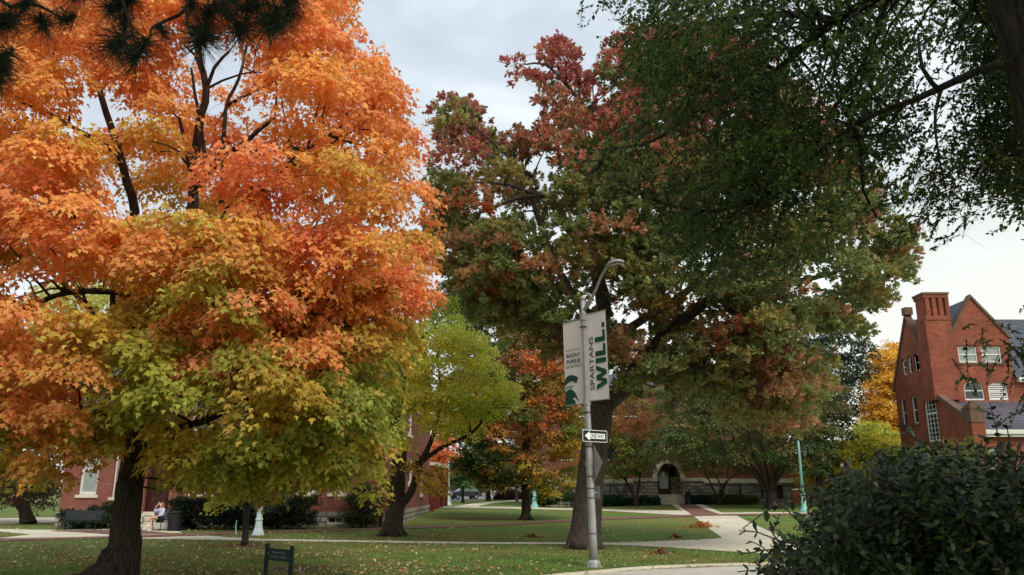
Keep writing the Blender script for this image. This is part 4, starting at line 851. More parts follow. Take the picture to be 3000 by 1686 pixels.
ar_ = [(-.38, 0), (-.20, .125), (-.20, .07), (.37, .07), (.37, -.07), (-.20, -.07), (-.20, -.125)]; mb.add([O + U * a + V * b + Nn * .003 for a, b in ar_], [(0, 1, 2, 5, 6), (2, 3, 4, 5)], 0)
v, f = fit('ONE WAY', .51, .108, .02); mb.add([O + U * (a + .085) + V * b + Nn * .0045 for a, b in v], f, 1)
mb.build('sign_panel', [mat('sign_white', (235, 236, 232), .4), mat('sign_black', (24, 25, 30), .4)], sg); mb = MB(); mb.obox(O - Nn * .07, U * .03, V * .14, Nn * .06); mb.build('bracket', GALV, sg)
# diamond sign seen nearly edge on, and the small box sign under it
c_ = pole_at(1358); U2 = Vector((.36, -.93, 0)).normalized(); N2 = Vector((U2.y, -U2.x, 0)); s2 = empty('diamond_sign', c_, 'grey back of a diamond shaped sign turned edge on below the one way sign', 'sign'); hdm = .53
O2 = c_ + Vector((.10, -.04, 0)); mb = MB(); mb.prism([O2 + V * hdm, O2 + U2 * hdm, O2 - V * hdm, O2 - U2 * hdm], N2 * .004); mb.build('sign_panel', GALV, s2); mb = MB(); mb.obox(O2 - Vector((.04, 0, 0)), U2 * .03, V * .3, N2 * .02); mb.build('bracket', GALV, s2)
c_ = pole_at(1444); s3_ = empty('small_sign', c_, 'small grey rounded plate on the lamp post right under the diamond sign', 'sign'); O3 = c_ + Vector((.17, .02, 0))
mb = MB(); U3 = Vector((.5, -.86, 0)); ps = rrect(.13, .16, .03); mb.prism([O3 + U3 * a + V * b for a, b in ps], Vector((U3.y, -U3.x, 0)) * .006); mb.build('sign_panel', GALV, s3_); mb = MB(); mb.obox(O3 - Vector((.06, 0, 0)), Vector((.06, 0, 0)), V * .02, Vector((0, .02, 0))); mb.build('bracket', GALV, s3_)
# campus name sign
YS = 16.3; GREEN = mat('green_sign_paint', (14, 40, 34), .5, .15, 6); s4 = empty('name_sign', (P(815, 1690, YS)[0], YS, 0), 'dark green name sign on two square posts in the near lawn', 'sign')
pa = Vector(P(782, 1622, YS + .35)); pc = Vector(P(854, 1631, YS - .3)); Ux = (pc - pa); Ux.z = 0; wS = Ux.length; Ux.normalize(); Nx = Vector((Ux.y, -Ux.x, 0)); Nx = Nx if Nx.y < 0 else -Nx
za_, zb2 = P(782, 1640, YS + .35)[2], P(782, 1605, YS + .35)[2]; mid = (pa + pc) / 2; mid.z = (za_ + zb2) / 2; hp = (zb2 - za_) / 2
mb = MB(); mb.obox(mid, Ux * (wS / 2 - .03), Vector((0, 0, hp)), Nx * .015)
for s_, dy, wq in (('Museum Bldg', .36, .52), ('Linton Hall', -.30, .60)):
    v, f = fit(s_, wS * wq, hp * .42, .01); mb.add([mid + Ux * (a + .0) + V * (b + dy * hp) + Nx * .0175 for a, b in v], f, 1)
mb.add([mid - Ux * wS * .40 + Ux * a + V * b + Nx * .0175 for a, b in ((-.015, -.02), (.015, -.02), (.015, .03), (0, .05), (-.015, .03))], [(0, 1, 2, 3, 4)], 1)
mb.build('panel', [GREEN, mat('sign_lettering', (140, 144, 140), .6)], s4)
for q_ in (pa, pc): mb = MB(); mb.box(q_.x - .035, q_.x + .035, q_.y - .035, q_.y + .035, -.05, zb2 + .05); mb.box(q_.x - .042, q_.x + .042, q_.y - .042, q_.y + .042, zb2 + .05, zb2 + .07); mb.build('post', GREEN, s4)
# campus lamp posts with hanging lantern
def campus_lamp(b, H, paint, label, side=1, ang_=0.0, r=1.0):
    b = Vector(b); root = empty('campus_lamp', b, label, 'lamp post', 'fluted campus lamp posts'); m_ = MB()
    m_.lathe(b, [(.235 * r, -.05), (.235 * r, .06), (.21 * r, .09), (.20 * r, .16), (.15 * r, .3), (.125 * r, .5), (.115 * r, .62), (.14 * r, .64), (.14 * r, .69), (.11 * r, .72), (.10 * r, 1.15), (.125 * r, 1.18), (.12 * r, 1.25), (.085 * r, 1.28)], 12); m_.build('base', paint, root, False)
    m_ = MB(); m_.tube([b + Vector((0, 0, 1.26)), b + Vector((0, 0, H - .15)), b + Vector((0, 0, H))], [.078 * r, .055 * r, .012], 12); m_.build('shaft', paint, root, True)
    d = Vector((math.cos(ang_) * side, math.sin(ang_), 0)); t_ = b + Vector((0, 0, H - .22)); m_ = MB()
    m_.tube(resample([t_, t_ + d * .1 + Vector((0, 0, .16)), t_ + d * .28 + Vector((0, 0, .12)), t_ + d * .34 + Vector((0, 0, -.06))], .08), .018, 6); m_.tube([t_ - Vector((0, 0, .3)), t_ + d * .2 + Vector((0, 0, .0))], .012, 6); m_.build('arm', BLACKM, root)
    c = t_ + d * .34 + Vector((0, 0, -.95)); m_ = MB(); m_.lathe(c, [(.05, 0), (.13, .04), (.12, .05), (.10, .1)], 8); m_.lathe(c, [(.19, .52), (.19, .55), (.12, .68), (.05, .78), (.03, .9)], 8)
    for k in range(8): a = k * math.pi / 4; m_.tube([c + Vector((math.cos(a) * .11, math.sin(a) * .11, .08)), c + Vector((math.cos(a) * .16, math.sin(a) * .16, .53))], .012, 4)
    ln = m_.build('lantern', BLACKM, root); m_ = MB(); m_.lathe(c, [(.095, .09), (.14, .52)], 8); m_.build('lantern_glass', mat('milk_glass', (120, 122, 126), .3, .1), ln)
    return root
def lampat(px, pyb, pyt, *a, Y=None, **k):
    g = G(px, pyb) if Y is None else P(px, pyb, Y); H = P(px, pyt, g[1])[2] - g[2]; return campus_lamp(g, H, *a, **k)
lampat(756, 1569, 1310, PALEP, 'pale white lamp post standing between the young tree and the building on the left lawn', side=1, r=1.15)
lampat(2357, 1503, 1290, TURQ, 'turquoise lamp post left of the dark shrub in front of the low brick wall', side=1, ang_=-.4, r=1.3)
lampat(1566, 1488, 1330, TURQ, 'turquoise lamp post just right of the orange and green tree on the lawn', side=-1, r=1.5)
lampat(1313, 1481, 1352, PALEP, 'pale lamp post beside the far buttressed annex corner', side=1, r=1.45)
lampat(2501, 1470, 1340, TURQ, 'turquoise lamp post half hidden by the dark shrub under yellow trees', side=-1, Y=66, r=.9)
# benches and litter bins
def bench(c, ang_, label, L_=1.8):
    root = empty('park_bench', c, label, 'bench', 'black metal benches', ang_); M = Matrix.Translation(Vector(c)) @ Matrix.Rotation(ang_, 4, 'Z')
    def bb(name, fn): m_ = MB(); fn(m_); m_.v = [tuple(M @ Vector(v)) for v in m_.v]; return m_.build(name, BLACKM, root)
    bb('seat', lambda m_: [m_.box(-L_ / 2, L_ / 2, -.28 + k * .085, -.28 + k * .085 + .07, .42 - k * .006, .445 - k * .006) for k in range(6)])
    bb('backrest', lambda m_: [m_.obox((0, .26 + k * .016, .50 + k * .075), (L_ / 2, 0, 0), (0, .008, .032), (0, .01, -.002)) for k in range(6)])
    for x in (-L_ / 2, L_ / 2):
        bb('end_frame', lambda m_: (m_.tube([(x, -.30, 0), (x, -.27, .25), (x, -.28, .44), (x, -.30, .64), (x, -.2, .68), (x, .2, .66), (x, .28, .62)], .022, 6), m_.tube([(x, .33, 0), (x, .24, .4), (x, .36, .96)], .024, 6), m_.tube([(x, -.27, .43), (x, .25, .40)], .02, 6)))
    return root
g1 = G(222, 1556); bench((g1[0], g1[1] + .3, g1[2]), .03, 'black slatted bench in front of the green yew hedge, left of the big maple trunk', 1.75)
g2 = G(452, 1556); bench((g2[0], g2[1] + .2, g2[2]), -.55, 'black bench with the seated woman on it, right of the big maple trunk', 1.4)
def bin_(c, label, s_=1.0, hood=False):
    root = empty('litter_bin', c, label, 'litter bin'); c = Vector(c); m_ = MB(); m_.lathe(c, [(.25 * s_, 0), (.27 * s_, .05), (.28 * s_, .80), (.24 * s_, .82)], 16)
    for k in range(20): a = k * math.pi / 10; m_.obox(c + Vector((math.cos(a) * .285 * s_, math.sin(a) * .285 * s_, .42)), (-math.sin(a) * .03, math.cos(a) * .03, 0), (0, 0, .38), (math.cos(a) * .008, math.sin(a) * .008, 0))
    m_.build('body', BLACKM, root); m_ = MB(); m_.lathe(c, [(.31 * s_, .825), (.31 * s_, .88), (.2 * s_, .93), (.19 * s_, .93)] if not hood else [(.26 * s_, .825), (.28 * s_, .95), (.2 * s_, 1.12), (.02, 1.2)], 16); m_.build('rim', BLACKM, root)
g3 = G(512, 1556); bin_((g3[0], g3[1] - .1, g3[2]), 'wide black slatted litter bin beside the seated woman', 1.05)
gb = (P(2018, 1475, YC - 2.4)[0], YC - 2.4, float(gz(12, YC - 2.4))); bin_(gb, 'dark litter bin with domed hood right of the arched doorway steps', 1.05, True)
c_ = P(2045, 1460, YC - 1.2); bp_ = MB(); cc = Vector((c_[0], c_[1], float(gz(c_[0], c_[1])))); 
for k in range(3): bp_.tube(resample([cc + Vector((k * .25, 0, 0)), cc + Vector((k * .25, 0, .6)), cc + Vector((k * .25 + .12, 0, .75)), cc + Vector((k * .25 + .24, 0, .6)), cc + Vector((k * .25 + .24, 0, 0))], .1), .025, 6)
bk = bp_.build('bike_rack', BLACKM); tag(bk, 'low black hooped rack by the wall right of the arched doorway', 'bike rack')
# utility marker stake
g = G(692, 1566); mb = MB(); mb.tube([g, (g[0] - .05, g[1], g[2] + .35), (g[0] - .02, g[1], g[2] + .62)], [.03, .025, .012], 6); tag(mb.build('marker_stake', TURQ), 'thin green stake in the grass left of the young tree trunk', 'stake')
# hydrant, crossing sign, yellow post, far lamp, car
g = G(1393, 1463); hgt = P(1393, 1441, g[1])[2] - g[2]; root = empty('fire_hydrant', g, 'red and white hydrant post by the far road near the parked car', 'hydrant')
mb = MB(); mb.lathe(g, [(.2, 0), (.2, .1), (.15, .12), (.15, hgt * .62)], 12); mb.obox(Vector(g) + Vector((0, 0, hgt * .45)), (.25, 0, 0), (0, .07, 0), (0, 0, .07)); mb.build('barrel', mat('hydrant_red', (176, 40, 36), .5), root); mb = MB(); mb.lathe(Vector(g) + Vector((0, 0, hgt * .62)), [(.17, 0), (.16, .12), (.10, .3), (.03, hgt * .36)], 12); mb.build('bonnet', WHITEP, root)
FY = mat('fluorescent_yellow', (214, 235, 40), .5); g = G(1388, 1462); gv = Vector(g); root = empty('crossing_sign', g, 'fluorescent yellow green road sign pair on a pole by the parked car', 'sign')
mb = MB(); zt2 = P(1388, 1405, g[1])[2]; mb.tube([gv, Vector((g[0], g[1], zt2))], .04, 6); mb.build('post', GALV, root)
for y_, r_ in ((1412, 4.6), (1428.5, 3.4)):
    c_ = Vector(P(1388, y_, g[1] - .08)); rr = r_ / F * g[1]; mb = MB(); mb.prism([c_ + Vector((0, 0, rr)), c_ + Vector((rr, 0, 0)), c_ + Vector((0, 0, -rr)), c_ + Vector((-rr, 0, 0))] if r_ > 4 else [c_ + Vector((-rr, 0, -rr)), c_ + Vector((rr, 0, -rr)), c_ + Vector((rr, 0, rr)), c_ + Vector((-rr, 0, rr))], (0, .03, 0)); mb.build('sign_panel', FY, root)
g = G(1551, 1470); mb = MB(); hg = P(1551, 1436, g[1])[2] - g[2]; mb.lathe(g, [(.14, 0), (.14, hg * .9), (.05, hg)], 10); tag(mb.build('bollard', mat('safety_yellow', (224, 180, 30), .5)), 'yellow post half hidden behind the thin dark tree trunk', 'bollard')
g = G(1439, 1459); mb = MB(); hg = P(1439, 1412, g[1])[2] - g[2]; mb.lathe(g, [(.35, 0), (.3, .5), (.12, 1.4), (.09, hg)], 8); tag(mb.build('utility_pole', mat('pole_blue_grey', (150, 165, 172), .6)), 'far blue grey pole beside the ochre tree trunk', 'pole')
def car(c, ang_, label, paint, L_=4.7):
    root = empty('parked_car', c, label, 'car', None, ang_); M = Matrix.Translation(Vector(c)) @ Matrix.Rotation(ang_, 4, 'Z')
    def bb(name, fn, m__, par=root, sm=False): m_ = MB(); fn(m_); m_.v = [tuple(M @ Vector(v)) for v in m_.v]; return m_.build(name, m__, par, sm)
    prof = [(-2.35, .45), (-2.3, .85), (-2.2, 1.0), (-1.2, 1.08), (2.15, 1.05), (2.3, .9), (2.35, .45)]
    bd = bb('body', lambda m_: (m_.prism([(x, -.9, z) for x, z in prof], (0, 1.8, 0)), m_.prism([(x, -.78, z) for x, z in [(-1.25, 1.08), (-.55, 1.62), (1.6, 1.62), (2.2, 1.05)]], (0, 1.56, 0))), paint)
    bb('window', lambda m_: (m_.prism([(x, -.785, z) for x, z in [(-1.0, 1.12), (-.5, 1.54), (.3, 1.54), (.3, 1.12)]], (0, 1.57, 0)), m_.prism([(x, -.785, z) for x, z in [(.4, 1.12), (.4, 1.54), (1.5, 1.54), (1.95, 1.12)]], (0, 1.57, 0)), m_.quad((-1.20, -.7, 1.14), (-1.20, .7, 1.14), (-.66, .66, 1.58), (-.66, -.66, 1.58))), mat('car_glass', (120, 140, 135), .1, .2, spec=.9))
    for x in (-1.45, 1.45):
        for y in (-.82, .82):
            wh = bb('wheel', lambda m_: m_.tube([(x, y - .12, .36), (x, y + .12, .36)], .36, 18), BLACKM); bb('rim', lambda m_: m_.tube([(x, y - .125, .36), (x, y + .125, .36)], .2, 12), GALV, wh)
    for y in (-.65, .65): bb('headlight', lambda m_: m_.box(-2.345, -2.30, y - .15, y + .15, .72, .88), WHITEP)
yc_ = 118.0; cc = P(1361, 1457, yc_); car((cc[0], yc_, float(gz(cc[0], yc_))), math.radians(28), 'dark grey car parked on the far road between the halls', mat('car_paint', (46, 50, 56), .3, .1, spec=.6))
cc = P(1492, 1450, 150); car((cc[0], 150, .4), 0, 'small white vehicle far off beyond the purple hedge', mat('car_white', (222, 224, 224), .35))
# ---------------------------------------------------------- seated person
def skinned(name, joints, edges, radii, m, parent=None, M=None, sub=2, label=None):
    M = M or Matrix(); me = bpy.data.meshes.new(name); me.from_pydata([tuple(M @ Vector(j)) for j in joints], edges, []); me.materials.append(m); o = link(name, me, parent)
    md = o.modifiers.new('skin', 'SKIN'); md.use_smooth_shade = True
    for i, r in enumerate(radii):
        sv = me.skin_vertices[0].data[i]; sv.radius = (r, r) if not hasattr(r, '__len__') else r; sv.use_root = (i == 0)
    s = o.modifiers.new('sub', 'SUBSURF'); s.levels = sub; s.render_levels = sub; return o
SKIN = mat('skin', (222, 178, 154), .55, .06); SHIRT = mat('lilac_shirt', (206, 208, 232), .85, .12, 12); HAIR = mat('blonde_hair', (150, 112, 72), .6, .35, 30, stretch=(1, 1, .2)); SHORT = mat('dark_shorts', (34, 34, 46), .8, .1); SHOE = mat('white_shoe', (230, 226, 214), .6, .1)
gp = Vector((g2[0] + .22, g2[1] + .0, g2[2])); MP = Matrix.Translation(gp) @ Matrix.Rotation(-.55, 4, 'Z')
J = [(0, .02, .56), (0, .05, .72), (0, .05, .90), (0, .03, 1.02), (0, .0, 1.10), (0, -.03, 1.19), (0, -.04, 1.29),            # pelvis..head top 0-6
     (-.17, .03, 1.0), (-.30, -.12, .88), (-.20, -.16, 1.10), (-.085, -.11, 1.23),                                               # right arm up to the head 7-10
     (.17, .03, 1.0), (.25, -.08, .76), (.10, -.26, .66), (.02, -.30, .66),                                                     # left arm in the lap 11-14
     (-.09, -.02, .54), (-.07, -.42, .55), (-.05, -.40, .12), (-.05, -.50, .06),                                                # supporting leg 15-18
     (.09, -.02, .54), (-.02, -.44, .66), (-.24, -.66, .30), (-.30, -.78, .27)]                                                 # crossed leg 19-22
E = [(0, 1), (1, 2), (2, 3), (3, 4), (4, 5), (5, 6), (3, 7), (7, 8), (8, 9), (9, 10), (3, 11), (11, 12), (12, 13), (13, 14), (0, 15), (15, 16), (16, 17), (17, 18), (0, 19), (19, 20), (20, 21), (21, 22)]
Rr = [(.14, .12), (.12, .10), (.14, .10), (.11, .08), (.045, .045), (.078, .09), (.06, .07), .05, .038, .03, .035, .05, .038, .03, .035, .085, .055, .032, .035, .085, .055, .032, .035]
pr0 = empty('person', gp, 'seated woman in pale lilac shirt, legs crossed, one hand raised to her head', 'person', rz=-.55)
bdy = skinned('body', J, E, Rr, SKIN, pr0, MP)
skinned('shirt', [J[0], J[1], J[2], J[3], (0, .03, 1.06), J[7], J[8], (-.25, -.17, 1.0), J[11], J[12], (.16, -.19, .70)], [(0, 1), (1, 2), (2, 3), (3, 4), (3, 5), (5, 6), (6, 7), (3, 8), (8, 9), (9, 10)], [(.155, .13), (.14, .12), (.16, .12), (.125, .095), (.07, .07), .065, .055, .045, .065, .055, .045], SHIRT, pr0, MP)
skinned('shorts', [J[0], J[15], (-.08, -.2, .55), J[19], (.04, -.22, .60)], [(0, 1), (1, 2), (0, 3), (3, 4)], [.15, .10, .09, .10, .09], SHORT, pr0, MP)
skinned('hair', [(0, .0, 1.33), (0, .04, 1.24), (.05, .06, 1.12), (.08, .02, .98), (.09, -.02, .86)], [(0, 1), (1, 2), (2, 3), (3, 4)], [.085, .10, .08, .07, .04], HAIR, pr0, MP)
skinned('hand', [(-.085, -.11, 1.23), (-.06, -.10, 1.29), (-.035, -.085, 1.345), (-.05, -.07, 1.345), (-.015, -.095, 1.34), (-.02, -.12, 1.30), (-.07, -.06, 1.335)], [(0, 1), (1, 2), (1, 3), (1, 4), (0, 5), (1, 6)], [.03, .03, .01, .01, .01, .01, .01], SKIN, pr0, MP)
for a_, b_ in (((-.05, -.38, .06), (-.05, -.56, .03)), ((-.25, -.67, .28), (-.33, -.82, .23))): skinned('shoe', [a_, b_], [(0, 1)], [.05, .042], SHOE, pr0, MP)
fcm = MB()
for s_ in (-1, 1): fcm.lathe(MP @ Vector((s_ * .03, -.118, 1.20)), [(.002, -.008), (.010, 0), (.002, .008)], 8)
fcm.obox(MP @ Vector((0, -.122, 1.15)), (.022, 0, 0), (0, 0, .005), (0, .006, 0)); fcm.build('eyes_and_mouth', mat('face_dark', (90, 50, 44), .5), pr0)
skinned('cup', [(.0, -.36, .70), (.0, -.36, .80)], [(0, 1)], [.035, .04], WHITEP, None, MP); tag(bpy.data.objects['cup'], 'white paper cup held in the lap of the seated woman', 'cup')
# ============================================================ TREES
mixp = lambda a, b, t: lin(a) * (1 - t) + lin(b) * t
def lin_mix(a, b, t): return a * (1 - t) + b * t
def blobf(grad, blobs, jit=.10, pv=.16, sc_=40):
    """pigment of the autumn leaves: a vertical palette plus single turned sprays"""
    def f(px, py, c, n, sub):
        base = grad(px, py + R.normal(0, sc_)); w_ = 0
        for bx, by, br, bc in blobs:
            d = math.hypot(px - bx, (py - by) * 1.15) / br
            if d < 1.0 + R.normal(0, .12): base = lin(bc); w_ = 1
        base = base * R.uniform(1 - pv, 1 + pv * .6)
        b3 = np.stack([base, lin_mix(grad(px, py), base, .35), lin_mix(grad(px, py + R.normal(0, 60)), base, .3)]); ch3 = R.choice(3, n // 12 + 1, p=[.55, .27, .18]); col = b3[np.repeat(ch3, 12)[:n]]
        t = R.rand(n, 1); alt = np.roll(base, 0) * np.array([1.0, 1.35, 1.0]); col = np.where(t < .22, alt[None] * np.array([1, .86, 1]), col); col = np.where(t > .9, base[None] * np.array([1.0, .8, .85]), col)
        return col * R.uniform(1 - jit * 2.2, 1 + jit * 2, (n, 1))
    return f
def grads(stops):
    def g(px, py):
        for (y0, c0), (y1, c1) in zip(stops[:-1], stops[1:]):
            if py < y1: t = min(1, max(0, (py - y0) / (y1 - y0))); a = lin(c0[R.randint(len(c0))]); b = lin(c1[R.randint(len(c1))]); return a if R.rand() > t else b
        return lin(stops[-1][1][R.randint(len(stops[-1][1]))])
    return g
def crown(tree, data, tmpl, m=LEAF, wid=1.0, name='crown'): return leaves(name, *data, tmpl, m, tree.root, wid)
OR1, OR2, OR3, RO = (251, 168, 102), (249, 175, 98), (238, 174, 88), (251, 156, 106)
YG1, GR1, GR2, OL = (208, 190, 86), (186, 182, 80), (158, 164, 72), (218, 180, 80)
# ---- 1 big orange maple
Y1 = 17.6; b1 = G(360, 1712); b1 = (b1[0], Y1 - .4, 0)
T1 = Tree('sugar_maple', b1, 'huge orange and green maple filling the left side, trunk rising from flared roots', 'tree', BARK)
T1.limb([b1, P(362, 1620, Y1 - .3), P(372, 1480, Y1 - .1), P(385, 1390, Y1), P(402, 1300, Y1), P(410, 1150, Y1)], .30, .23, 'trunk', 18, .12, .07, 1.5, .01)
T1.roots(b1, .34, 9, .85)
f0 = (410, 1150, 0)
for pts, r0, r1 in (
    ([f0, (395, 1000, .3), (385, 800, .5), (392, 620, .3), (372, 530, 0), (345, 430, -.2), (312, 330, -.3), (285, 240, -.3), (260, 120, 0)], .17, .045),
    ([f0, (470, 980, -.2), (530, 780, -.6), (566, 600, -.8), (570, 500, -.8), (582, 380, -.8), (605, 260, -.8), (580, 170, -.6), (575, 60, -.4)], .19, .05),
    ([(603, 262, -.8), (628, 200, -.9), (672, 150, -1)], .05, .03), ([(568, 540, -.8), (545, 430, -1.2), (525, 350, -1.3)], .07, .035), ([(592, 530, -.8), (600, 460, -.5), (588, 380, 0), (560, 200, .4)], .06, .03),
    ([(572, 560, -.8), (640, 470, -1.4), (700, 430, -1.8), (760, 380, -2), (806, 343, -2.1)], .085, .035), ([(700, 430, -1.8), (780, 450, -2.1), (850, 430, -2.3), (900, 440, -2.4), (1000, 370, -2.2)], .06, .025),
    ([(530, 780, -.6), (640, 640, -1.6), (740, 560, -2.2), (850, 480, -2.4), (950, 400, -2.2), (1030, 420, -1.8)], .10, .03), ([(650, 600, -1.5), (660, 330, .2), (700, 230, .6), (730, 100, .8)], .07, .03), ([(668, 310, .3), (760, 260, .3), (810, 250, .2)], .05, .025),
    ([(340, 450, -.2), (300, 420, -1), (240, 390, -1.6), (160, 340, -2), (60, 300, -2.2)], .07, .025), ([(388, 700, .4), (260, 640, 1.2), (140, 620, 1.6), (0, 560, 2), (-160, 520, 2)], .10, .03),
    ([(395, 1000, .3), (380, 875, -.6), (300, 855, -1.2), (190, 858, -1.5), (110, 890, -1.6), (0, 925, -1.6), (-150, 930, -1.4)], .09, .03), ([(400, 1060, .2), (330, 900, -1.2), (338, 760, -1.6), (320, 700, -1.8)], .09, .03),
    ([(404, 1260, 0), (470, 1265, -1.1), (600, 1232, -1.9), (722, 1172, -2.4), (850, 1100, -2.6), (960, 1060, -2.6)], .10, .03), ([(400, 1330, 0), (560, 1360, -.8), (780, 1370, -1.3), (980, 1330, -1.4), (1060, 1290, -1.4), (1168, 1228, -1.3)], .11, .045),
    ([(404, 1250, 0), (320, 1200, -1.2), (236, 1222, -2), (120, 1240, -2.2), (0, 1250, -2)], .09, .03), ([(405, 1180, 0), (560, 1020, -2), (700, 1090, -2.6)], .08, .03),
    ([f0, (500, 1000, 1.5), (650, 820, 2.8), (850, 700, 3.4), (1050, 620, 3)], .13, .03), ([(450, 1080, .5), (700, 930, -2), (860, 900, -2.8), (1000, 960, -2.6)], .10, .03), ([f0, (300, 950, 2), (150, 800, 3.2), (0, 700, 3.6)], .12, .03)):
    T1.limb(PP(pts, Y1), r0, r1)
poly1 = [(-260, -120), (1010, -120), (1035, 30), (1000, 90), (1060, 110), (1110, 160), (1170, 240), (1190, 330), (1165, 350), (1215, 380), (1245, 435), (1195, 480), (1180, 520), (1260, 560), (1275, 650), (1265, 740), (1250, 790), (1300, 880), (1260, 905), (1190, 920), (1210, 1000), (1140, 1080), (1130, 1160), (1200, 1200), (1130, 1290), (1120, 1370), (1130, 1420), (1085, 1480), (1050, 1420), (960, 1420), (900, 1440), (830, 1430), (800, 1500), (760, 1440), (700, 1490), (640, 1450), (560, 1440), (500, 1460), (470, 1480), (430, 1420), (380, 1400), (330, 1370), (270, 1360), (250, 1420), (190, 1440), (120, 1430), (60, 1440), (0, 1430), (-260, 1430)]
holes1 = [(262, 320, 40, 60), (335, 560, 50, 75), (360, 1375, 45, 30), (325, 1440, 70, 40), (680, 200, 55, 40), (830, 640, 42, 30), (110, 960, 60, 22), (250, 910, 95, 40), (30, 840, 45, 22), (590, 130, 40, 40), (740, 1190, 40, 20), (1090, 960, 24, 16), (1040, 1010, 20, 12), (320, 1130, 30, 20), (970, 620, 35, 22), (200, 690, 22, 14), (640, 960, 22, 16), (1095, 1330, 45, 40), (265, 1385, 45, 40), (480, 690, 20, 12), (770, 330, 24, 18), (30, 360, 30, 22), (455, 250, 20, 16), (900, 560, 18, 12)]
g1_ = grads([(0, [OR1, OR1, OR2]), (420, [OR1, OR2, OR2, OR3]), (600, [OR1, OR2, OR3, OL]), (880, [OR2, OR3, OL, YG1]), (1080, [OL, YG1, GR1]), (1300, [GR1, GR2, YG1, OL])])
bl1 = [(735, 510, 115, RO), (845, 760, 90, RO), (950, 740, 90, RO), (1190, 860, 110, RO), (1200, 620, 90, OR1), (60, 660, 130, RO), (60, 1060, 130, OR1), (90, 1180, 120, OR1), (560, 1040, 90, OR1), (610, 1110, 60, RO), (820, 950, 90, OR1), (900, 1000, 110, OR1), (760, 900, 60, RO), (520, 770, 90, OR1), (160, 1360, 90, OR2), (40, 1330, 90, OL), (1100, 330, 90, OR1), (920, 330, 80, OR2), (1230, 430, 60, RO), (540, 640, 90, YG1), (420, 880, 90, OL), (450, 1100, 100, GR1), (300, 1220, 90, GR1), (1000, 1150, 100, GR2), (820, 1210, 120, OL), (1060, 1400, 90, YG1)]
clr1 = [([(395, 640), (372, 530), (345, 430), (312, 330), (285, 250)], Y1, 62), ([(562, 600), (570, 500), (582, 380), (605, 260)], Y1, 66), ([(640, 470), (700, 430), (806, 343)], Y1 - 1.6, 40), ([(230, 385), (160, 340)], Y1 - 1.5, 40), ([(340, 872), (190, 858), (110, 890)], Y1, 48), ([(600, 1232), (722, 1172)], Y1, 52), ([(1067, 1287), (1165, 1230)], Y1, 26), ([(236, 1222), (300, 1205)], Y1, 40), ([(780, 450), (900, 440), (1000, 370)], Y1 - 2, 36), ([(660, 330), (700, 230)], Y1, 44), ([(362, 1640), (380, 1430)], Y1 + 4, 40)]
p1 = pads_in(poly1, Y1, 4.3, 720, .74, holes1, D=330, front=.6, mind=.66, clear=[(a, b, c * 1.35) for a, b, c in clr1])
p1 += pads_in([(690, 900), (900, 840), (1250, 830), (1215, 1000), (1150, 1150), (1130, 1420), (1000, 1430), (820, 1440), (700, 1400)], Y1 - .3, 2.2, 110, .7, [(740, 1190, 30, 16)], D=90, front=.5, mind=.6)
T1.reach(p1, .01, .07, 1.6, .1); T1.finish()
crown(T1, pad_maple(p1, 700, .104, blobf(lambda x_, y_: g1_(x_, y_ + (105 * math.exp(-((x_ - 500) / 260) ** 2) * (y_ > 420) - 260 * (x_ < 260) * (y_ > 700) - 90 * (x_ > 850) * (y_ > 700) * (y_ < 1100))), bl1, sc_=90), .75, .8), T_MAPLE)
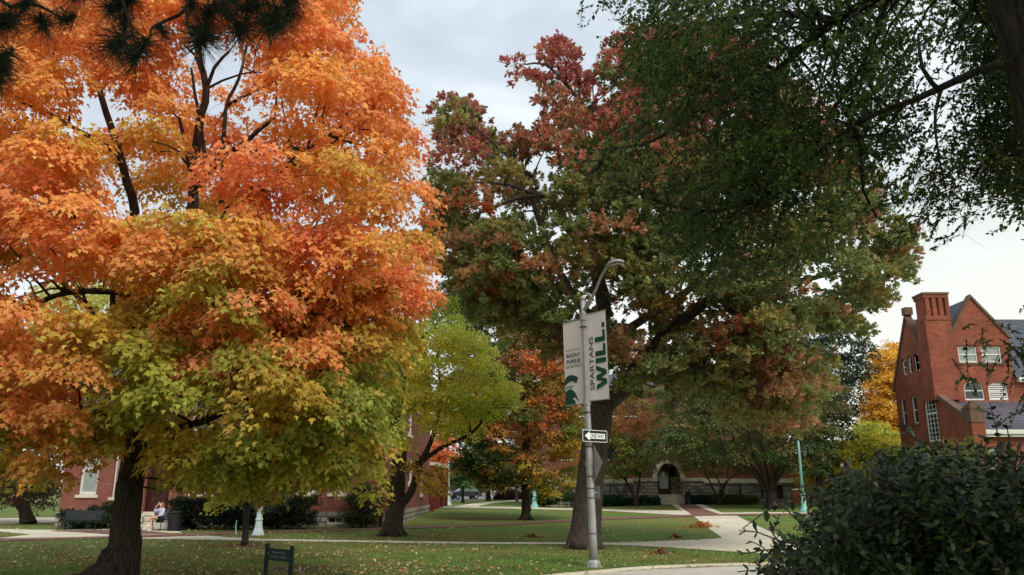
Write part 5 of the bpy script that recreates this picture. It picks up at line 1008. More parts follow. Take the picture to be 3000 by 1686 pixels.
# ---- 2 oak behind the lamp
Y2 = 28.5; b2_ = G(1713, 1607); Y2 = b2_[1]
T2 = Tree('red_oak', b2_, 'giant bronze and dark green oak with thick grey trunk behind the steel street lamp', 'tree', BARKG)
T2.limb([b2_, P(1717, 1520, Y2), P(1727, 1420, Y2), P(1738, 1330, Y2), P(1752, 1250, Y2), P(1764, 1185, Y2)], .50, .44, 'trunk', 20, .25, .05, .35, .015); T2.roots(b2_, .42, 7, .35)
for pts, r0, r1 in (
    ([(1764, 1190, 0), (1730, 1130, .1), (1742, 1050, .2), (1765, 970, .3), (1768, 890, .3), (1752, 800, .2), (1745, 700, 0), (1750, 560, 0), (1762, 430, 0), (1740, 300, 0)], .36, .10),
    ([(1764, 1190, 0), (1830, 1140, -.4), (1868, 1070, -.9), (1935, 1000, -1.4), (2000, 940, -1.8), (2060, 890, -2), (2160, 850, -2.2), (2300, 830, -2.2), (2450, 800, -2)], .30, .06),
    ([(1768, 1000, .3), (1830, 970, .2), (1900, 925, .1), (1990, 870, .2), (2060, 810, .3), (2100, 770, .4), (2200, 690, .5), (2350, 640, .4)], .17, .06),
    ([(1766, 960, .3), (1690, 880, .8), (1640, 800, .9), (1600, 700, 1), (1570, 620, 1), (1545, 520, .8), (1480, 450, .6), (1420, 400, .5), (1370, 350, .4)], .17, .04),
    ([(1750, 760, .2), (1700, 720, -.5), (1640, 640, -1), (1610, 580, -1.2), (1520, 580, -1.4), (1420, 620, -1.5), (1340, 640, -1.5)], .13, .035), ([(1600, 580, -1.2), (1480, 540, -1.6), (1400, 535, -1.8), (1310, 520, -1.8)], .08, .03),
    ([(1560, 520, -1), (1500, 480, -1.3), (1440, 460, -1.4), (1350, 430, -1.5)], .07, .025), ([(1770, 420, 0), (1765, 400, -.3), (1730, 350, -.6), (1700, 300, -.8), (1660, 250, -.9), (1600, 190, -.9), (1540, 190, -.8)], .12, .03), ([(1700, 300, -.8), (1690, 220, -1), (1640, 140, -1)], .06, .025),
    ([(1750, 600, 0), (1850, 480, 1), (1920, 330, 1.5), (1960, 180, 1.6)], .14, .04), ([(1880, 1060, -1), (1960, 1060, -2), (2060, 1080, -2.8), (2180, 1120, -3.2), (2280, 1160, -3.2)], .11, .03), ([(2100, 870, -2.1), (2200, 950, -3), (2330, 1000, -3.4), (2450, 1040, -3.2)], .11, .03),
    ([(1730, 1130, .2), (1680, 1050, .8), (1580, 950, 1.5), (1450, 850, 2), (1350, 800, 2)], .14, .04), ([(1690, 880, .8), (1560, 800, 0), (1430, 740, -.6), (1310, 700, -.8)], .10, .03), ([(1752, 800, .2), (1900, 740, -2), (2050, 690, -3), (2250, 700, -3.4)], .12, .03)):
    T2.limb(PP(pts, Y2), r0, r1, seg=12)
poly2 = [(1250, 720), (1265, 640), (1240, 560), (1262, 500), (1250, 460), (1290, 400), (1250, 350), (1265, 320), (1305, 275), (1370, 300), (1415, 330), (1470, 370), (1545, 395), (1610, 360), (1585, 320), (1570, 300), (1600, 260), (1540, 250), (1500, 230), (1478, 180), (1540, 165), (1585, 195), (1580, 130), (1630, 105), (1690, 150), (1695, 210), (1760, 230), (1770, 130), (1850, 90), (2100, 60), (2400, 300), (2560, 520), (2600, 620), (2680, 690), (2690, 760), (2655, 800), (2650, 850), (2580, 890), (2585, 950), (2520, 940), (2540, 1000), (2450, 990), (2420, 1100), (2400, 1180), (2380, 1260), (2290, 1290), (2200, 1260), (2080, 1220), (1960, 1150), (1870, 1160), (1850, 1200), (1790, 1150), (1700, 1130), (1640, 1090), (1560, 1000), (1450, 960), (1380, 930), (1330, 880), (1300, 800)]
holes2 = [(1615, 480, 36, 20), (1832, 940, 40, 36), (1795, 890, 16, 24), (1720, 905, 22, 30), (1545, 640, 30, 12), (1640, 800, 20, 20), (2060, 775, 40, 34), (2400, 830, 60, 36), (1350, 420, 20, 12), (1530, 720, 16, 10), (1480, 640, 16, 8), (1770, 280, 30, 28), (1450, 310, 30, 30), (2330, 600, 40, 30), (1560, 470, 22, 14), (1740, 840, 14, 20), (2230, 780, 26, 20), (2480, 720, 26, 16), (1765, 1180, 40, 50)]
DR, DR2, BR, DG, DG2, OLg = (184, 106, 100), (200, 130, 106), (192, 142, 106), (144, 152, 94), (126, 136, 86), (168, 156, 92)
g2_ = grads([(100, [DR, DR, DR2]), (340, [DR, DR2, DR, BR, DG]), (500, [DR2, BR, DG, OLg]), (620, [DG, DG2, BR, OLg, DG]), (850, [DG, OLg, DG2, DG, BR, DG]), (1150, [DG, OLg, DG, BR])])
bl2 = [(1360, 620, 30, (200, 110, 70)), (1480, 850, 50, (180, 110, 64)), (2150, 1000, 46, (164, 92, 66)), (2300, 1060, 36, (164, 106, 76)), (2090, 950, 36, (176, 126, 80)), (1980, 900, 60, (170, 130, 70)), (2210, 1150, 44, (140, 84, 60))]
p2 = pads_in(poly2, Y2, 5.2, 930, .85, holes2, clear=[([(1700, 860), (1640, 790), (1600, 700), (1565, 620), (1540, 520), (1450, 430), (1400, 390)], Y2 + 1, 40), ([(1640, 640), (1610, 585), (1500, 575), (1380, 640)], Y2 - 1, 30), ([(1600, 575), (1400, 535), (1330, 525)], Y2 - 1.4, 26), ([(1765, 430), (1700, 300), (1600, 195)], Y2, 30), ([(1900, 1040), (2000, 940), (2060, 890)], Y2 - 1, 46), ([(2060, 810), (2110, 765)], Y2, 30)], D=300, front=.62, mind=.55, zmin=3, rim=.35)
T2.reach(p2, .012, .08, 4, .1); T2.finish()
crown(T2, pad_tuft(p2, 28, 14, .2, blobf(g2_, bl2, .12)), T_OAK, wid=1.25)
# ---- generic smaller trees
def tree(name, label, cat, base, Y, trunk, limbs, poly, thick, npad, rpad, cols, per, size, bark=BARK, holes=(), tr=(.2, .14), kind='maple', flat=.55, D=150, tmpl=None, group=None, m=LEAF, zmin=.8, grad=None, mind=.55, rootf=.4, wts=None, droop=.5, flare=.35):
    T = Tree(name, base, label, cat, bark, group)
    tp = [base] + PP(trunk, Y); T.limb(tp, tr[0], tr[1], 'trunk', 14, .2, .06, flare, .02)
    if rootf: T.roots(base, tr[0], 6, rootf)
    for l_ in limbs: T.limb(PP(l_[0], Y), l_[1], l_[2], seg=8)
    pd = pads_in(poly, Y, thick, npad, rpad, holes, D=D, mind=mind, zmin=zmin); T.reach(pd, .01, .06, .5, .1); T.finish()
    cf = grad if grad is not None else palette(cols, wts)
    if kind == 'maple': crown(T, pad_maple(pd, per, size, cf, flat, droop), T_STAR6 if tmpl is None else tmpl, m)
    else: crown(T, pad_tuft(pd, per, 12, size, cf), T_LEAF6 if tmpl is None else tmpl, m)
    return T
# 3 yellow green maple, thick trunk with low forks
b = G(1150, 1571); Y = b[1]
tree('yellow_maple', 'yellow green maple with thick forked trunk between the slate roofed hall and the lawn paths', 'tree', b, Y, [(1160, 1480), (1166, 1400), (1172, 1320)],
     [([(1158, 1500), (1205, 1440, -.2), (1235, 1350, -.4), (1265, 1290, -.5), (1290, 1200, -.6)], .20, .07), ([(1168, 1390), (1205, 1370, .5), (1225, 1355, .6)], .13, .10), ([(1160, 1450), (1125, 1410, .2), (1112, 1340, .3), (1120, 1220, .4), (1110, 1100, .5)], .13, .05), ([(1172, 1320), (1160, 1220), (1190, 1100), (1230, 1000), (1280, 950)], .19, .05),
      ([(1240, 1350, -.4), (1300, 1310, -.6), (1380, 1270, -.8), (1440, 1200, -1)], .12, .04), ([(1265, 1290, -.5), (1290, 1160, -.6), (1280, 1040, -.8)], .09, .03)],
     [(1010, 1180), (1060, 1060), (1180, 1000), (1240, 930), (1290, 870), (1345, 880), (1350, 930), (1420, 1000), (1460, 1080), (1515, 1150), (1500, 1210), (1440, 1230), (1400, 1260), (1340, 1290), (1300, 1310), (1290, 1360), (1290, 1460), (1240, 1440), (1200, 1400), (1150, 1340), (1080, 1370), (1050, 1300)],
     2.4, 185, .74, None, 330, .135, holes=[(1255, 1330, 40, 40), (1190, 1260, 34, 30), (1130, 1380, 40, 40), (1230, 1390, 22, 22)], tr=(.40, .30), D=110, grad=blobf(grads([(880, [(232, 232, 104), (238, 228, 104), (206, 218, 94)]), (1300, [(236, 214, 94), (222, 208, 90), (186, 194, 82)])]), [(1200, 1440, 80, (214, 168, 70)), (1290, 1420, 50, (206, 160, 70)), (1320, 900, 60, (140, 160, 54))]))
# 4 thin young tree in the left lawn
b = G(716, 1599); Y = b[1]
tree('young_maple', 'young tree with slim straight trunk behind the dark green name sign', 'tree', b, Y, [(721, 1540), (724, 1480), (728, 1400), (730, 1300), (735, 1180)], [([(728, 1400), (780, 1340, .3), (840, 1290, .4)], .05, .02), ([(728, 1420), (670, 1360, -.3), (630, 1290, -.4)], .05, .02), ([(730, 1300), (700, 1230, .3), (680, 1160, .3)], .04, .02)],
     [(600, 1240), (640, 1130), (740, 1080), (850, 1120), (900, 1230), (890, 1360), (840, 1440), (790, 1420), (740, 1480), (690, 1470), (640, 1500), (600, 1440), (570, 1350)], 1.9, 90, .65, [GR1, GR2, (140, 146, 52), OL], 330, .125, tr=(.10, .075), D=90, rootf=0, flare=.5)
# 5 mid distance maple, orange over green
b = G(1541, 1524); Y = b[1]
g5 = blobf(grads([(950, [(90, 110, 58), (100, 114, 58), (150, 120, 62)]), (1150, [(94, 114, 56), (110, 120, 56), (176, 126, 62)]), (1250, [(200, 140, 66), (104, 128, 58), (120, 130, 58)]), (1400, [(96, 124, 58), (150, 150, 60), (200, 170, 66)])]), [(1585, 1060, 60, (228, 132, 80)), (1610, 1200, 55, (224, 128, 80)), (1480, 1270, 50, (210, 138, 74)), (1540, 1300, 46, (210, 138, 74)), (1400, 1340, 60, (60, 84, 44)), (1480, 1400, 50, (56, 80, 44)), (1660, 1340, 60, (206, 160, 56))])
tree('maple_tree', 'orange and dark green maple with dark straight trunk in the middle lawn', 'tree', b, Y, [(1541, 1460), (1540, 1400), (1540, 1300), (1538, 1200), (1535, 1080)],
     [([(1541, 1400), (1560, 1370, .5), (1575, 1340, .6)], .12, .05), ([(1540, 1370), (1500, 1350, -.3), (1440, 1350, -.6), (1380, 1355, -.8)], .08, .03), ([(1540, 1300), (1600, 1250, .5), (1650, 1200, .6)], .10, .04), ([(1539, 1250), (1490, 1190, -.4), (1450, 1120, -.6)], .10, .04), ([(1536, 1150), (1580, 1080, -.3), (1600, 1000, -.3)], .08, .03)],
     [(1420, 1020), (1450, 980), (1520, 950), (1600, 960), (1660, 1010), (1690, 1080), (1700, 1200), (1710, 1300), (1700, 1400), (1660, 1450), (1610, 1470), (1570, 1440), (1500, 1430), (1440, 1440), (1400, 1400), (1330, 1420), (1340, 1360), (1370, 1290), (1400, 1200), (1420, 1100)],
     2.8, 230, .85, None, 210, .18, holes=[(1590, 1345, 24, 24), (1480, 1365, 30, 14), (1520, 1320, 22, 16), (1450, 1300, 14, 14), (1640, 1420, 18, 10), (1500, 1445, 50, 22)], tr=(.26, .17), D=110, grad=g5, rootf=.3)
# 6 dark trees behind the oak's left side
g6 = palette([(84, 100, 52), (100, 108, 52), (72, 88, 48), (134, 104, 54)])
b = (P(1546, 1480, 60)[0], 60, .4)
tree('dark_maple', 'dark green maple crown behind the pole banners left of the oak', 'tree', b, 60, [(1545, 1380), (1535, 1250), (1500, 1100)], [([(1525, 1200), (1420, 1080, .4), (1340, 960, .4)], .10, .04), ([(1510, 1130), (1500, 1000, .4), (1520, 900, .4)], .10, .04)],
     [(1290, 860), (1340, 780), (1440, 760), (1540, 800), (1640, 860), (1660, 960), (1600, 1010), (1500, 1020), (1450, 1060), (1400, 1100), (1340, 1060), (1300, 960)], 3, 150, 1.0, None, 170, .2, grad=g6, tr=(.2, .12), D=110, rootf=0)
# 7 vase shaped tree right of the doorway
b = G(2262, 1491); Y = b[1]
lm = []
for dx, tx, dp in ((-60, -330, -.5), (-45, -230, .8), (-26, -130, -1.2), (-10, -40, .9), (8, 60, -.9), (24, 150, .7), (42, 240, -.4)):
    lm.append(([(2256 + dx * .25, 1440, 0), (2256 + dx * .8, 1385, dp * .3), (2256 + dx * 1.5 + tx * .12, 1320, dp * .6), (2256 + tx * .55, 1220, dp), (2256 + tx * .9, 1120, dp * 1.5)], .15, .035))
g7 = blobf(grads([(1000, [(104, 116, 70), (134, 120, 74), (86, 102, 64)]), (1250, [(102, 116, 66), (124, 114, 66), (86, 104, 62)]), (1400, [(88, 108, 62), (110, 118, 64)])]), [])
tree('zelkova_tree', 'vase shaped dark green tree with fanned fluted trunk left of the turquoise lamp post', 'tree', b, Y, [(2260, 1470), (2258, 1440)], lm,
     [(1880, 1330), (1930, 1240), (1960, 1120), (2050, 1040), (2200, 990), (2350, 1000), (2430, 1060), (2480, 1080), (2500, 1150), (2470, 1240), (2430, 1300), (2400, 1400), (2350, 1360), (2320, 1400), (2250, 1370), (2180, 1400), (2120, 1350), (2040, 1370), (1960, 1350)],
     4.2, 250, 1.0, None, 200, .17, holes=[(2240, 1390, 60, 24), (2130, 1395, 40, 18)], tr=(.42, .36), D=130, grad=g7, flat=.4, rootf=.35, flare=.3)
# 8 dark conifer like tree behind it on the right
b = (P(2400, 1490, 66)[0], 66, .6)
tree('beech_tree', 'dark bluish green tree with layered branches against the sky left of the golden tree', 'tree', b, 66, [(2400, 1400), (2400, 1300), (2395, 1150)], [([(2400, 1300), (2460, 1250, -.5), (2530, 1200, -.8)], .12, .03), ([(2398, 1220), (2450, 1120, .3), (2500, 1050, .4)], .10, .03)],
     [(2330, 1020), (2380, 950), (2440, 900), (2480, 960), (2530, 1010), (2560, 1040), (2530, 1080), (2560, 1130), (2500, 1160), (2530, 1210), (2470, 1220), (2490, 1290), (2440, 1290), (2450, 1340), (2390, 1400), (2330, 1380), (2300, 1200)],
     3.2, 150, 1.0, [(58, 76, 52), (72, 84, 54), (50, 66, 48)], 150, .2, tr=(.3, .2), D=120, flat=.22, rootf=0, kind='maple', droop=.2, mind=.75)
# 9, 10 small multi stem trees by the doorway
gS = blobf(grads([(1100, [(96, 120, 64), (150, 128, 72), (176, 108, 62)]), (1250, [(92, 122, 58), (120, 132, 60), (160, 120, 60)]), (1400, [(92, 124, 58), (140, 142, 62)])]), [(2060, 1290, 60, (166, 156, 66)), (1840, 1230, 50, (170, 112, 64))])
b = G(1862, 1480); Y = YC - 4.0; b = (P(1864, 1480, Y)[0], Y, float(gz(13, Y)))
tree('serviceberry_tree', 'small multi stemmed green and tan tree left of the arched doorway', 'tree', b, Y, [(1862, 1455)], [([(1862, 1462), (1845, 1430, .1), (1832, 1405, .2), (1838, 1380, .3), (1820, 1300, .4)], .12, .035), ([(1864, 1460), (1873, 1420, -.1), (1877, 1370, -.2), (1880, 1290, -.2)], .11, .035), ([(1834, 1410), (1800, 1370, -.4), (1780, 1320, -.6)], .06, .02)],
     [(1745, 1400), (1755, 1310), (1765, 1230), (1800, 1160), (1870, 1120), (1950, 1150), (1965, 1230), (1940, 1300), (1930, 1350), (1905, 1370), (1880, 1400), (1850, 1390), (1810, 1410), (1770, 1420)], 2.2, 130, .75, None, 240, .15, tr=(.2, .17), D=80, grad=gS, rootf=0, group='small trees flanking the arched doorway')
b = (P(2108, 1480, Y)[0], Y, float(gz(18, Y)))
tree('serviceberry_tree', 'small multi stemmed olive tree right of the arched doorway', 'tree', b, Y, [(2106, 1462)], [([(2104, 1468), (2088, 1430, -.1), (2070, 1395, -.2), (2050, 1360, -.3), (2020, 1310, -.4)], .09, .03), ([(2106, 1465), (2110, 1420), (2090, 1380, .2), (2085, 1310, .3)], .08, .03), ([(2110, 1462), (2125, 1420, .1), (2150, 1395, .2), (2190, 1385, .3)], .08, .03), ([(2108, 1450), (2130, 1400, -.3), (2135, 1340, -.4)], .06, .02)],
     [(1965, 1340), (1975, 1250), (2000, 1170), (2080, 1130), (2160, 1160), (2200, 1240), (2210, 1330), (2190, 1390), (2140, 1370), (2090, 1400), (2040, 1380), (2000, 1390), (1975, 1370)], 2.2, 130, .75, None, 220, .15, tr=(.16, .14), D=80, grad=gS, rootf=0, group='small trees flanking the arched doorway')
# 11 golden tree beside the right hall
Y = 78; b = (P(2590, 1480, Y)[0], Y, .6)
tree('golden_maple', 'tall golden orange tree right against the left end of the chimney hall', 'tree', b, Y, [(2590, 1400), (2590, 1250), (2600, 1100)], [([(2590, 1300), (2560, 1200, .3), (2550, 1120, .3)], .12, .04)],
     [(2535, 1330), (2530, 1250), (2540, 1180), (2545, 1120), (2560, 1050), (2585, 1020), (2625, 1010), (2680, 1040), (2720, 1100), (2720, 1300), (2690, 1400), (2600, 1420), (2550, 1380)], 3, 230, 1.1, [(238, 194, 76), (230, 180, 70), (242, 204, 90), (220, 168, 66)], 200, .22, D=70, rootf=0)
Y = 70; b = (P(2450, 1480, Y)[0], Y, .6)
tree('yellow_elm', 'bright yellow green tree behind the two turquoise lamp posts', 'tree', b, Y, [(2450, 1420), (2455, 1350)], [([(2452, 1400), (2520, 1340, .3), (2560, 1300, .3)], .1, .03), ([(2452, 1400), (2410, 1370, .3)], .08, .03)],
     [(2365, 1460), (2370, 1380), (2400, 1330), (2430, 1310), (2470, 1290), (2500, 1250), (2560, 1240), (2640, 1280), (2690, 1330), (2700, 1430), (2560, 1460), (2450, 1450)], 3, 200, .95, [(220, 214, 80), (188, 194, 76), (228, 204, 78), (160, 174, 72)], 170, .2, D=70, rootf=0, zmin=.9)
Y = 52; b = (P(2770, 1480, Y)[0], Y, .6)
tree('olive_shrub_tree', 'olive green small tree in front of the tall arched window of the chimney hall', 'tree', b, Y, [(2770, 1420), (2775, 1370)], [], [(2620, 1400), (2650, 1320), (2720, 1300), (2760, 1280), (2820, 1300), (2850, 1290), (2890, 1340), (2890, 1440), (2700, 1460)], 1.8, 70, .7, [(118, 124, 54), (100, 112, 50), (136, 132, 60)], 250, .12, D=50, rootf=0, tr=(.12, .08))
# trees behind the left hall and far trees
Y = 62; 
for nm, lb, bx, Yk, tr_, poly, th, npd, rp, cols, sz in (
    ('linden_tree', 'pale yellow green tree beyond the big maple at the far left', 250, 66, [(250, 1300), (245, 1150), (240, 1000)], [(60, 900), (120, 840), (220, 820), (330, 840), (400, 900), (440, 1000), (420, 1100), (300, 1130), (120, 1100), (60, 1000)], 3, 90, 1.2, [(210, 210, 120), (186, 194, 104), (216, 204, 110)], .2),
    ('purple_plum', 'dark purplish tree with leaning low trunk at the far left edge', 90, 46, [(70, 1490), (40, 1450), (20, 1400)], [(-160, 1340), (-60, 1250), (60, 1220), (150, 1240), (180, 1330), (172, 1440), (160, 1520), (120, 1500), (60, 1490), (0, 1470), (-80, 1500), (-160, 1460)], 2.4, 130, .8, [(74, 66, 52), (92, 76, 58), (60, 62, 46), (96, 60, 56)], .14),
    ('street_tree', 'round green young tree standing in front of the far parked car', 1356, 88, [(1356, 1450), (1356, 1410)], [(1325, 1428), (1322, 1400), (1335, 1370), (1370, 1340), (1410, 1350), (1430, 1390), (1425, 1420), (1395, 1428), (1350, 1430)], 2.4, 60, .9, [(86, 120, 62), (104, 134, 72), (74, 104, 56)], .2),
    ('ochre_tree', 'ochre leaved tree with stout trunk by the far road', 1430, 104, [(1430, 1430), (1430, 1400)], [(1405, 1420), (1400, 1370), (1425, 1320), (1470, 1310), (1520, 1330), (1530, 1390), (1500, 1420), (1460, 1440)], 3, 80, 1.1, [(206, 156, 68), (190, 136, 60), (214, 172, 92)], .24),
    ('larch_tree', 'slim tan trunked tree left of the orange maple trunk', 1514, 96, [(1513, 1430), (1513, 1390)], [(1480, 1400), (1490, 1350), (1530, 1340), (1550, 1390), (1535, 1420), (1495, 1420)], 1.5, 30, .8, [(150, 130, 70), (120, 120, 66)], .2),
    ('scarlet_maple', 'bright red orange tree behind the far corner of the left hall', 1290, 92, [(1290, 1430), (1292, 1380)], [(1265, 1400), (1260, 1320), (1285, 1270), (1320, 1290), (1330, 1360), (1315, 1410), (1285, 1420)], 2.5, 60, 1.0, [(240, 150, 100), (232, 156, 100), (220, 140, 90)], .22),
    ('green_street_tree', 'distant green tree row between the halls above the road', 1640, 120, [(1640, 1440), (1640, 1380)], [(1560, 1440), (1560, 1360), (1600, 1320), (1660, 1310), (1720, 1340), (1730, 1440), (1640, 1450)], 4, 60, 1.5, [(88, 110, 62), (110, 124, 70)], .3),
    ('far_brown_tree', 'distant brown and tan tree above the grey far building', 1470, 160, [(1470, 1430), (1470, 1380)], [(1300, 1440), (1310, 1370), (1360, 1340), (1420, 1300), (1500, 1310), (1560, 1290), (1620, 1330), (1640, 1400), (1560, 1420), (1400, 1425)], 5, 90, 2.2, [(150, 130, 104), (128, 122, 96), (164, 136, 100)], .4),
    ('holly_tree', 'dark bluish green broadleaf tree against the left hall wall', 760, 38, [(760, 1450), (760, 1350), (755, 1250)], [(600, 1290), (630, 1200), (700, 1160), (780, 1150), (870, 1180), (930, 1260), (920, 1380), (860, 1460), (760, 1500), (680, 1480), (620, 1400)], 1.6, 120, .7, [(60, 84, 66), (72, 92, 72), (52, 74, 58)], .11),
    ('grey_green_tree', 'tall grey green tree beyond the roof of the left hall', 560, 66, [(560, 1300), (560, 1150), (560, 1000)], [(300, 1050), (350, 930), (480, 880), (620, 900), (720, 960), (760, 1050), (600, 1120), (400, 1120)], 4, 80, 1.3, [(110, 116, 66), (90, 104, 60)], .2),
    ('tall_green_tree', 'dark green tree rising behind the portal hall left of the oak trunk', 1560, 100, [(1560, 1380), (1560, 1200), (1560, 1050)], [(1300, 1250), (1310, 1120), (1380, 1060), (1480, 1020), (1600, 1030), (1640, 1110), (1640, 1250), (1560, 1320), (1420, 1330)], 5, 110, 1.8, [(74, 92, 52), (96, 106, 54), (112, 96, 50)], .26)):
    zb_ = float(gz(P(bx, 1480, Yk)[0], Yk)); bb_ = (P(bx, 1480, Yk)[0], Yk, zb_)
    tree(nm, lb, 'tree', bb_, Yk, tr_, [], poly, th, npd, rp, cols, 170, sz, bark=BARKR if nm == 'larch_tree' else BARK, D=80, rootf=0, tr=(.34, .2) if nm in ('ochre_tree', 'purple_plum') else (.16, .1), zmin=.9)
# leaning second stem of the purple tree is part of the view
# far tree masses left, right and behind, each a tree of its own
k = 0
for bx, Yk, top, wd_, cl, lb in ((-250, 70, 1250, 260, [(90, 100, 56), (120, 104, 54)], 'far olive tree beyond the left road, leftmost'), (60, 84, 1330, 200, [(140, 120, 60), (110, 112, 60)], 'far tan green tree beyond the left road behind the purple tree'), (2360, 110, 1330, 170, [(170, 120, 66), (150, 140, 66)], 'distant orange tinted tree over the low brick wall'), (2480, 120, 1300, 180, [(180, 130, 80), (140, 110, 80)], 'distant mauve brown tree under the sky gap right of the beech'), (2200, 130, 1320, 260, [(84, 100, 56), (96, 104, 56)], 'distant green tree behind the right end of the portal hall')):
    b_ = (P(bx, 1480, Yk)[0], Yk, .5)
    tree('background_tree', lb, 'tree', b_, Yk, [(bx, 1440), (bx, 1400)], [], [(bx - wd_ / 2, 1450), (bx - wd_ / 2.2, top + 60), (bx - wd_ / 6, top), (bx + wd_ / 5, top + 8), (bx + wd_ / 2, top + 70), (bx + wd_ / 2, 1450)], 3.5, 60, 1.6, cl, 80, .32, D=70, rootf=0, zmin=.7)
# ---- shrubs and beds against the buildings
def shrub(name, label, px0, px1, py0, py1, Y, dep, n, cols, size, r=.35, cat='shrub', m=LEAF, tm=T_LEAF6, per=260, group=None):
    xs2 = np.linspace(px0, px1, 9); poly = [(px0, py1)] + [(x, py0 + (py1 - py0) * .35 * abs(math.sin(x * .05 + px0)) * (.4 + random.random())) for x in xs2] + [(px1, py1)]
    c = P((px0 + px1) / 2, py1, Y); root = empty(name, (c[0], Y, float(gz(c[0], Y))), label, cat, group)
    pd = pads_in(poly, Y, dep, n, r, D=40, mind=.4, zmin=0.02); leaves('foliage', *pad_tuft(pd, 170, 11, size, palette(cols), .9), tm, m, root)
    mb = MB()
    for _ in range(14):
        q = pd[random.randrange(len(pd))][0]; a = Vector((q[0] * .6 + c[0] * .4, Y + random.uniform(-.2, .2), float(gz(c[0], Y)) - .02)); mb.tube([a, a.lerp(Vector(q), .5) + Vector((0, 0, .1)), q], [.03, .02, .008], 5, cap=False)
    mb.build('stem', BARK, root)
YEW = [(44, 66, 40), (56, 78, 46), (38, 56, 38)]
shrub('yew_hedge', 'dark green yew hedge behind the left black bench', 185, 395, 1478, 1548, YL - 1.6, .7, 90, YEW, .085)
shrub('yew_hedge', 'very dark evergreen mass right of the litter bin under the maple', 510, 760, 1455, 1545, YL - 2.4, .9, 130, [(30, 42, 30), (40, 54, 36)], .09)
shrub('viburnum_shrub', 'dark leafy shrub at the stone foundation right of the pale lamp post', 720, 925, 1440, 1540, YL - 1.8, .9, 110, [(40, 58, 42), (56, 74, 48), (70, 80, 44)], .10)
shrub('climbing_shrub', 'loose grey green shrub growing up the wall left of the downspout', 1015, 1095, 1415, 1538, YL - .8, .5, 50, [(64, 84, 62), (84, 98, 60), (110, 116, 60)], .10)
shrub('hosta_bed', 'bluish green leafy bed left of the doorway steps', 1757, 1925, 1457, 1479, YC - 2.2, .7, 70, [(60, 92, 76), (74, 106, 82)], .2, .35, 'plant bed', per=300)
shrub('hosta_bed', 'bluish green plants by the dark litter bin right of the steps', 2022, 2085, 1458, 1480, YC - 2.0, .6, 30, [(56, 88, 74), (70, 100, 78)], .2, .35, 'plant bed')
shrub('flower_bed', 'yellow green leafy bed under the basement windows right of the steps', 2085, 2210, 1456, 1479, YC - 1.8, .6, 55, [(106, 130, 60), (84, 116, 64), (136, 144, 66)], .2, .35, 'plant bed')
shrub('round_shrub', 'rounded green shrub in front of the leftmost basement windows', 1560, 1630, 1430, 1478, YC - 2.4, .9, 45, [(74, 98, 54), (94, 112, 60)], .2, .45)
shrub('clipped_shrub', 'small clipped shrub left of the oak trunk at the stone basement', 1645, 1690, 1445, 1466, YC - 1.6, .4, 18, [(80, 112, 60), (92, 124, 66)], .16, .3)
shrub('purple_hedge', 'low purplish brown hedge bed by the far road', 1458, 1535, 1447, 1462, 112, 1.2, 30, [(70, 50, 58), (84, 60, 60)], .3, .7)
shrub('tan_grass_clump', 'tan ornamental grass bed in front of the far white vehicle', 1462, 1520, 1437, 1452, 128, 1.2, 26, [(160, 150, 110), (140, 136, 96)], .3, .7)
# ============================================================ NEAR TREES
def twigs(n, poly, Yr, ln, size, cols, holes=(), per=14, drift=(-.55, 0, -.5), csz=15, csd=.26):
    """clusters of leafy twigs: returns leaf arrays, cluster centres and twig lines"""
    xs3 = [p[0] for p in poly]; ys3 = [p[1] for p in poly]; nc = max(6, n // csz); px = R.uniform(min(xs3), max(xs3), nc * 6); py = R.uniform(min(ys3), max(ys3), nc * 6); ok = inpoly(px, py, poly)
    for (hx, hy, hr, hs) in holes: ok &= ((px - hx) / (hr + 14)) ** 2 + ((py - hy) / (hs + 14)) ** 2 > 1
    ok &= R.rand(len(px)) > sst(430, 820, py) * .68 * (px < 2700)
    px, py = px[ok][:nc], py[ok][:nc]; nc = len(px); C0 = Pn(px, py, R.uniform(Yr[0], Yr[1], nc)); cd = unit(np.array(drift) + rnd(nc, .45))
    ix = np.repeat(np.arange(nc), csz); n = len(ix); S = C0[ix] + rnd(n, csd) * (1, 1, .7)
    d = unit(cd[ix] + rnd(n, .5)); L_ = ln * R.uniform(.5, 1.3, n)
    K = per; t = (np.arange(K) + .5) / K; t = np.tile(t, (n, 1)) + R.normal(0, .02, (n, K))
    S = S - d * L_[:, None] * .5
    pos = S[:, None] + d[:, None] * (L_[:, None, None] * t[..., None]) + np.array([0, 0, -1.]) * (t[..., None] ** 2 * L_[:, None, None] * .22)
    side = unit(np.cross(d, np.array([0, 0, 1.]) + rnd(n, .4)))[:, None] * np.where(np.arange(K) % 2 == 0, 1, -1)[None, :, None]
    ax = side + d[:, None] * .7 + R.normal(0, .5, (n, K, 3)) + np.array([0, 0, -.3]); nr = np.array([0, 0, 1.]) + R.normal(0, .6, (n, K, 3))
    C = np.array([lin(c) for c in cols]); col = C[R.randint(0, len(C), nc)[ix]][:, None] * R.uniform(.7, 1.35, (n, K, 1)) * R.uniform(.85, 1.2, nc)[ix][:, None, None]
    return (pos.reshape(-1, 3), ax.reshape(-1, 3), nr.reshape(-1, 3), size * R.uniform(.6, 1.25, n * K), col.reshape(-1, 3)), S, d, L_, C0
